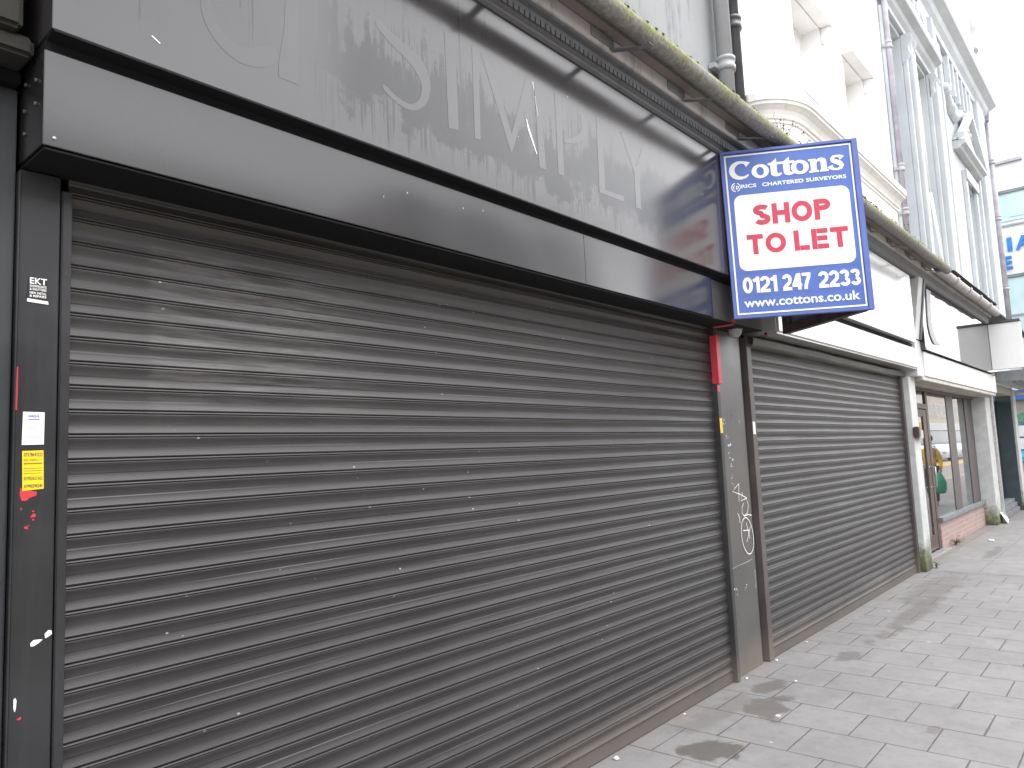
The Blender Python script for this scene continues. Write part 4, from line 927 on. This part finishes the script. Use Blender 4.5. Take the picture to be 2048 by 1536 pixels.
nn = [(-.02, 0), (-.02, .12), (.08, .14), (.08, .78), (-.02, .80), (-.02, .92), (.36, .92), (.37, .80), (.48, .91), (.62, .95), (.76, .93), (.86, .84), (.89, .70), (.89, .14), (.98, .12), (.98, 0), (.52, 0), (.52, .12), (.60, .14), (.60, .62), (.57, .72), (.50, .74), (.42, .70), (.38, .60), (.38, .14), (.46, .12), (.46, 0)]
glyph_add([('p', [(x*1.02, y*.82) for x, y in nn])], .603, .130, 1.010)
glyph_add([('s', ([(.66, .62), (.58, .72), (.42, .755), (.25, .73), (.18, .63), (.23, .52), (.38, .445), (.56, .36), (.63, .245), (.57, .115), (.40, .05), (.22, .07), (.10, .17), (.07, .25)], [.30, .17, .11, .14, .20, .24, .25, .25, .22, .16, .11, .12, .21, .30]))], .735, .137, 1.009)
m.build('white_lettering', 'sign_white', sheet_, rec=False)
m = MB()
for v in (.158, .322): m.add([face(u, q, .0005) for u, q in ((.04, v), (.88, v), (.88, v+.002), (.04, v+.002))], [(0, 1, 2, 3)])
m.build('panel_seam', 'sign_frame', sheet_, rec=False)
# rear board of the V
dv = (B-AP).normalized(); W2 = (B-AP).length; nr = Vector((-dv.y, dv.x, 0))
if nr.x < 0: nr = -nr
def rear(u, v, l=0.0): p_ = AP+dv*u+Vector((0, 0, v))+nr*l; return (p_.x, p_.y, p_.z)
def rbox(m, u0, u1, v0, v1, l0, l1):
    vs = [rear(u, v, l) for l in (l0, l1) for v in (v0, v1) for u in (u0, u1)]
    m.add(vs, [(0, 2, 3, 1), (4, 5, 7, 6), (0, 1, 5, 4), (2, 6, 7, 3), (0, 4, 6, 2), (1, 3, 7, 5)])
rs = part('rear_sheet', 'sign_back', board, lambda m: rbox(m, .045, W2-.01, .02, HH-.02, .0, .01))
part('rear_frame', 'timber', board, lambda m: (rbox(m, .08, W2, 0, .07, -.045, -.001), rbox(m, .08, W2, HH-.06, HH, -.045, -.001), rbox(m, W2-.07, W2, .071, HH-.061, -.045, -.001), rbox(m, .06, W2, 0, HH, .0105, .016)), .002)
m = MB(); rv = lambda u, v, l=0: rear(W2-u, v, -.0015)
write(m, lambda u, v, l=0: rear(u, v, -.0015), "ku.oc.snottoc.www", .12, W2-.09, .09, .15, .02); m.build('show_through_text', 'sign_back_text', rs, rec=False)

# ================================================================== litter
def litter(x, y, r, label, grp='scraps of white litter along the shutters'):
    m = MB(); vs = []; n_ = 9
    m.lathe([(0, 0.0005), (r*random.uniform(.7, 1), r*.1), (r*random.uniform(.5, .8), r*random.uniform(.35, .6)), (0, r*.55)], (x, y, .001), 8)
    o_ = m.build('litter', 'paper')
    for v in o_.data.vertices: v.co.x += random.uniform(-.3, .3)*r; v.co.y += random.uniform(-.3, .3)*r
    tag(o_, label, 'litter', grp)
litter(3.51, -.06, .022, 'crumpled white scrap by the big shutter near the bottom edge')
litter(4.34, -.03, .009, 'tiny white crumb on the sill of the big shutter')
litter(5.24, -.05, .013, 'white scrap at the foot of the graffiti pillar')
litter(5.80, -.05, .014, 'white scrap at the foot of the brown shutter rail')
litter(6.46, -.05, .014, 'white scrap lying beside the second shutter')
litter(5.36, -.36, .016, 'white blob on paving in front of the graffiti pillar')
litter(4.62, -.52, .016, 'white blob beside the brown stain on paving')
litter(14.2, -.28, .05, 'larger white scrap on the pavement near the brick riser')
m = MB(); m.add([(17.15, -.14, .002), (17.6, -.10, .03), (17.55, .0, .25), (17.10, -.02, .24), (17.3, -.06, .14), (17.62, -.04, .16)], [(0, 4, 3), (0, 1, 5, 4), (4, 5, 2, 3)])
tag(m.build('paper_sheet', 'paper', rec=False), 'large white paper propped on the step of the far doorway', 'paper')

# ================================================================== ACROSS THE ROAD (seen in the glass)
far = [(-20, -6, 8.2, 'brick_far', 'kerb', 'red brick building across the road at its near end'), (-6, 6, 9.6, 'grey_far', 'blue_trim', 'grey building across the road facing the black shop'),
       (6, 17, 9.4, 'brick_far', 'yellow_far', 'brick building with yellow fascia across the road'), (17, 29, 11.6, 'grey_far', 'brown', 'grey building across the road with brown fascia'),
       (29, 41, 7.4, 'grey_far', 'blue_trim', 'low white building across the road with blue fascia'), (41, 54, 6.6, 'brick_far', 'purple_far', 'brick building with purple fascia across the road'),
       (54, 70, 7.4, 'grey_far', 'white_paint', 'grey building with white fascia across the road'), (70, 84, 9.2, 'brick_far', 'purple_far', 'tall brick building with purple fascia across the road'),
       (84, 98, 12.4, 'white_far', 'yellow_far', 'tall white building with yellow fascia across the road'), (98, 120, 12.0, 'tan_far', 'white_paint', 'cream building at the far end across the road')]
for x0, x1, h, mt_, fm, lab in far:
    b_ = empty('far_building', ((x0+x1)/2, -17.6, 0), lab, 'building', 'terrace across the road')
    bx('wall', mt_, b_, x0+.02, x1-.02, -26, -17.6, 0, h, bevel=0)
    bx('fascia', fm, b_, x0+.2, x1-.2, -17.55+.0, -17.3, 2.9, 3.8)
    bx('shop_glass', 'far_glass', b_, x0+.5, x1-.5, -17.59, -17.5, .5, 2.85, bevel=0)
    bx('parapet', 'kerb', b_, x0+.02, x1-.02, -17.8, -17.4, h+.003, h+.25)
    nw = int((x1-x0)/2.6)
    for k in range(nw):
        for z in ((4.5, 6.2), (7.0, 8.4), (9.0, 10.2)):
            if z[1] > h-.3: continue
            xx = x0+.8+k*(x1-x0-1.0)/nw
            w_ = part('window', 'white_paint', b_, lambda m: m.box(xx, xx+1.3, -17.595, -17.55, z[0], z[1]), 0)
            part('pane', 'far_glass', w_, lambda m: m.box(xx+.08, xx+.61, -17.548, -17.53, z[0]+.08, z[1]-.08).box(xx+.69, xx+1.22, -17.548, -17.53, z[0]+.08, z[1]-.08), 0)
def car(x, y, mat, label):
    c = empty('parked_car', (x, y, -.13), label, 'car', 'white cars parked across the road')
    m = MB(); prof = [(-2.1, .25), (-2.15, .6), (-2.05, .85), (-1.2, .95), (-.55, 1.42), (.8, 1.46), (1.6, 1.05), (2.05, .95), (2.12, .55), (2.1, .25)]
    for sgn in (1,):
        rows = []
        for yy, sc in ((-.85, .97), (-.7, 1.0), (.7, 1.0), (.85, .97)):
            rows.append([(x+px_*sc, y+yy*(1 if pz < 1 else .82), -.13+(pz if pz < 1 else 1+(pz-1)*(sc))) for px_, pz in prof])
        vs = [q for r_ in rows for q in r_]; k = len(prof)
        fs = [(i*k+j, i*k+(j+1) % k, (i+1)*k+(j+1) % k, (i+1)*k+j) for i in range(3) for j in range(k)]+[tuple(range(k)), tuple(range(4*k-1, 3*k-1, -1))]
        m.add(vs, fs)
    m.build('body', mat, c, .03)
    part('window', 'far_glass', c, lambda m: m.add([(x+a, y+.845*.86+.02, -.13+z) for a, z in ((-1.05, .98), (-.5, 1.36), (.75, 1.39), (1.4, 1.06))]+[(x+a, y-.845*.86-.02, -.13+z) for a, z in ((-1.05, .98), (-.5, 1.36), (.75, 1.39), (1.4, 1.06))], [(0, 1, 2, 3), (7, 6, 5, 4)]))
    for wx in (-1.3, 1.3):
        for wy in (-.8, .8):
            t_ = MB(); t_.tube([(x+wx, y+wy-.1, .18), (x+wx, y+wy+.1, .18)], .31, 18); wl = t_.build('wheel', 'tyre', c)
            t_ = MB(); t_.tube([(x+wx, y+wy-.105, .18), (x+wx, y+wy+.105, .18)], .19, 14); t_.build('rim', 'steel', wl)
    for wy in (-.6, .6): part('headlight', 'steel', c, lambda m: m.box(x-2.16, x-2.06, y+wy-.15, y+wy+.15, .5, .65), .02)
for k, (x, lab) in enumerate(((61, 'white parked car nearest the crossing across the road'), (68, 'white parked car behind the first across the road'), (75, 'white parked car third along the far kerb'), (83, 'white parked car last along the far kerb'))):
    car(x, -11.6, 'car_white', lab)

# ---- pedestrian reflected in the shop window
def person(x, y, lab):
    r_ = empty('person', (x, y, 0), lab, 'person')
    J = {'pel': (0, 0, .95), 'wst': (0, 0, 1.1), 'chs': (0, .01, 1.32), 'nck': (0, .01, 1.47), 'hd0': (-.02, 0, 1.56), 'hd1': (-.03, 0, 1.68), 'hd2': (-.02, 0, 1.76),
         'shL': (0, .17, 1.40), 'elL': (.05, .23, 1.14), 'wrL': (-.08, .24, .92), 'haL': (-.11, .24, .85), 'shR': (0, -.17, 1.40), 'elR': (.03, -.23, 1.14), 'wrR': (-.06, -.26, .90), 'haR': (-.08, -.26, .82),
         'hpL': (0, .09, .90), 'knL': (-.12, .10, .50), 'anL': (-.10, .10, .09), 'ftL': (-.26, .11, .03), 'hpR': (0, -.09, .90), 'knR': (.04, -.10, .50), 'anR': (.22, -.10, .13), 'ftR': (.10, -.11, .03)}
    E_ = [('pel', 'wst'), ('wst', 'chs'), ('chs', 'nck'), ('nck', 'hd0'), ('hd0', 'hd1'), ('hd1', 'hd2')]
    for s_ in 'LR': E_ += [('chs', 'sh'+s_), ('sh'+s_, 'el'+s_), ('el'+s_, 'wr'+s_), ('wr'+s_, 'ha'+s_), ('pel', 'hp'+s_), ('hp'+s_, 'kn'+s_), ('kn'+s_, 'an'+s_), ('an'+s_, 'ft'+s_)]
    rad = {'pel': .14, 'wst': .125, 'chs': .14, 'nck': .055, 'hd0': .075, 'hd1': .095, 'hd2': .07, 'sh': .06, 'el': .043, 'wr': .03, 'ha': .038, 'hp': .085, 'kn': .058, 'an': .042, 'ft': .04}
    def grow(name, keys, extra, mat):
        ks = [k for k in J if keys is None or k in keys]; ix = {k: i for i, k in enumerate(ks)}
        me = bpy.data.meshes.new(name); me.from_pydata([J[k] for k in ks], [(ix[a], ix[b]) for a, b in E_ if a in ix and b in ix], []); me.materials.append(MT[mat])
        ob = bpy.data.objects.new(name, me); col.objects.link(ob); ob.parent = r_
        md = ob.modifiers.new('skin', 'SKIN'); md.use_smooth_shade = True
        for i, k in enumerate(ks):
            q = rad.get(k, rad.get(k[:2], .05))+extra; me.skin_vertices[0].data[i].radius = (q, q); me.skin_vertices[0].data[i].use_root = (i == 0)
        ss = ob.modifiers.new('sub', 'SUBSURF'); ss.levels = 2; ss.render_levels = 2
        bpy.context.view_layer.update()
        nm = bpy.data.meshes.new_from_object(ob.evaluated_get(bpy.context.evaluated_depsgraph_get()))
        ob.modifiers.clear(); ob.data = nm; bpy.data.meshes.remove(me); return ob
    grow('body', None, 0, 'skin')
    grow('jacket', {'pel', 'wst', 'chs', 'shL', 'elL', 'wrL', 'shR', 'elR', 'wrR'}, .018, 'jacket')
    grow('trousers', {'pel', 'hpL', 'knL', 'anL', 'hpR', 'knR', 'anR'}, .014, 'trousers')
    m = MB(); m.lathe([(0, .11), (.06, .10), (.10, .05), (.105, -.01), (.09, -.06), (.0, -.06)], (x+.005, y, 1.71), 18); m.build('hair', 'hair', r_)
    return r_
person(21.6, -1.60, 'person in a yellow jacket and dark trousers walking past, seen reflected in glass')
bag = empty('carrier_bag', (21.45, -1.50, .30), 'full green carrier bag held by the person in yellow jacket', 'bag')
m = MB(); m.lathe([(0, .0), (.10, .01), (.14, .10), (.15, .28), (.11, .42), (.06, .50), (.03, .54)], (21.48, -1.40, .30), 14); m.build('sack', 'bag', bag)
m = MB(); m.tube([(21.46, -1.39, .82), (21.49, -1.36, .87), (21.52, -1.36, .82)], .012, 8); m.build('handle', 'bag', bag)
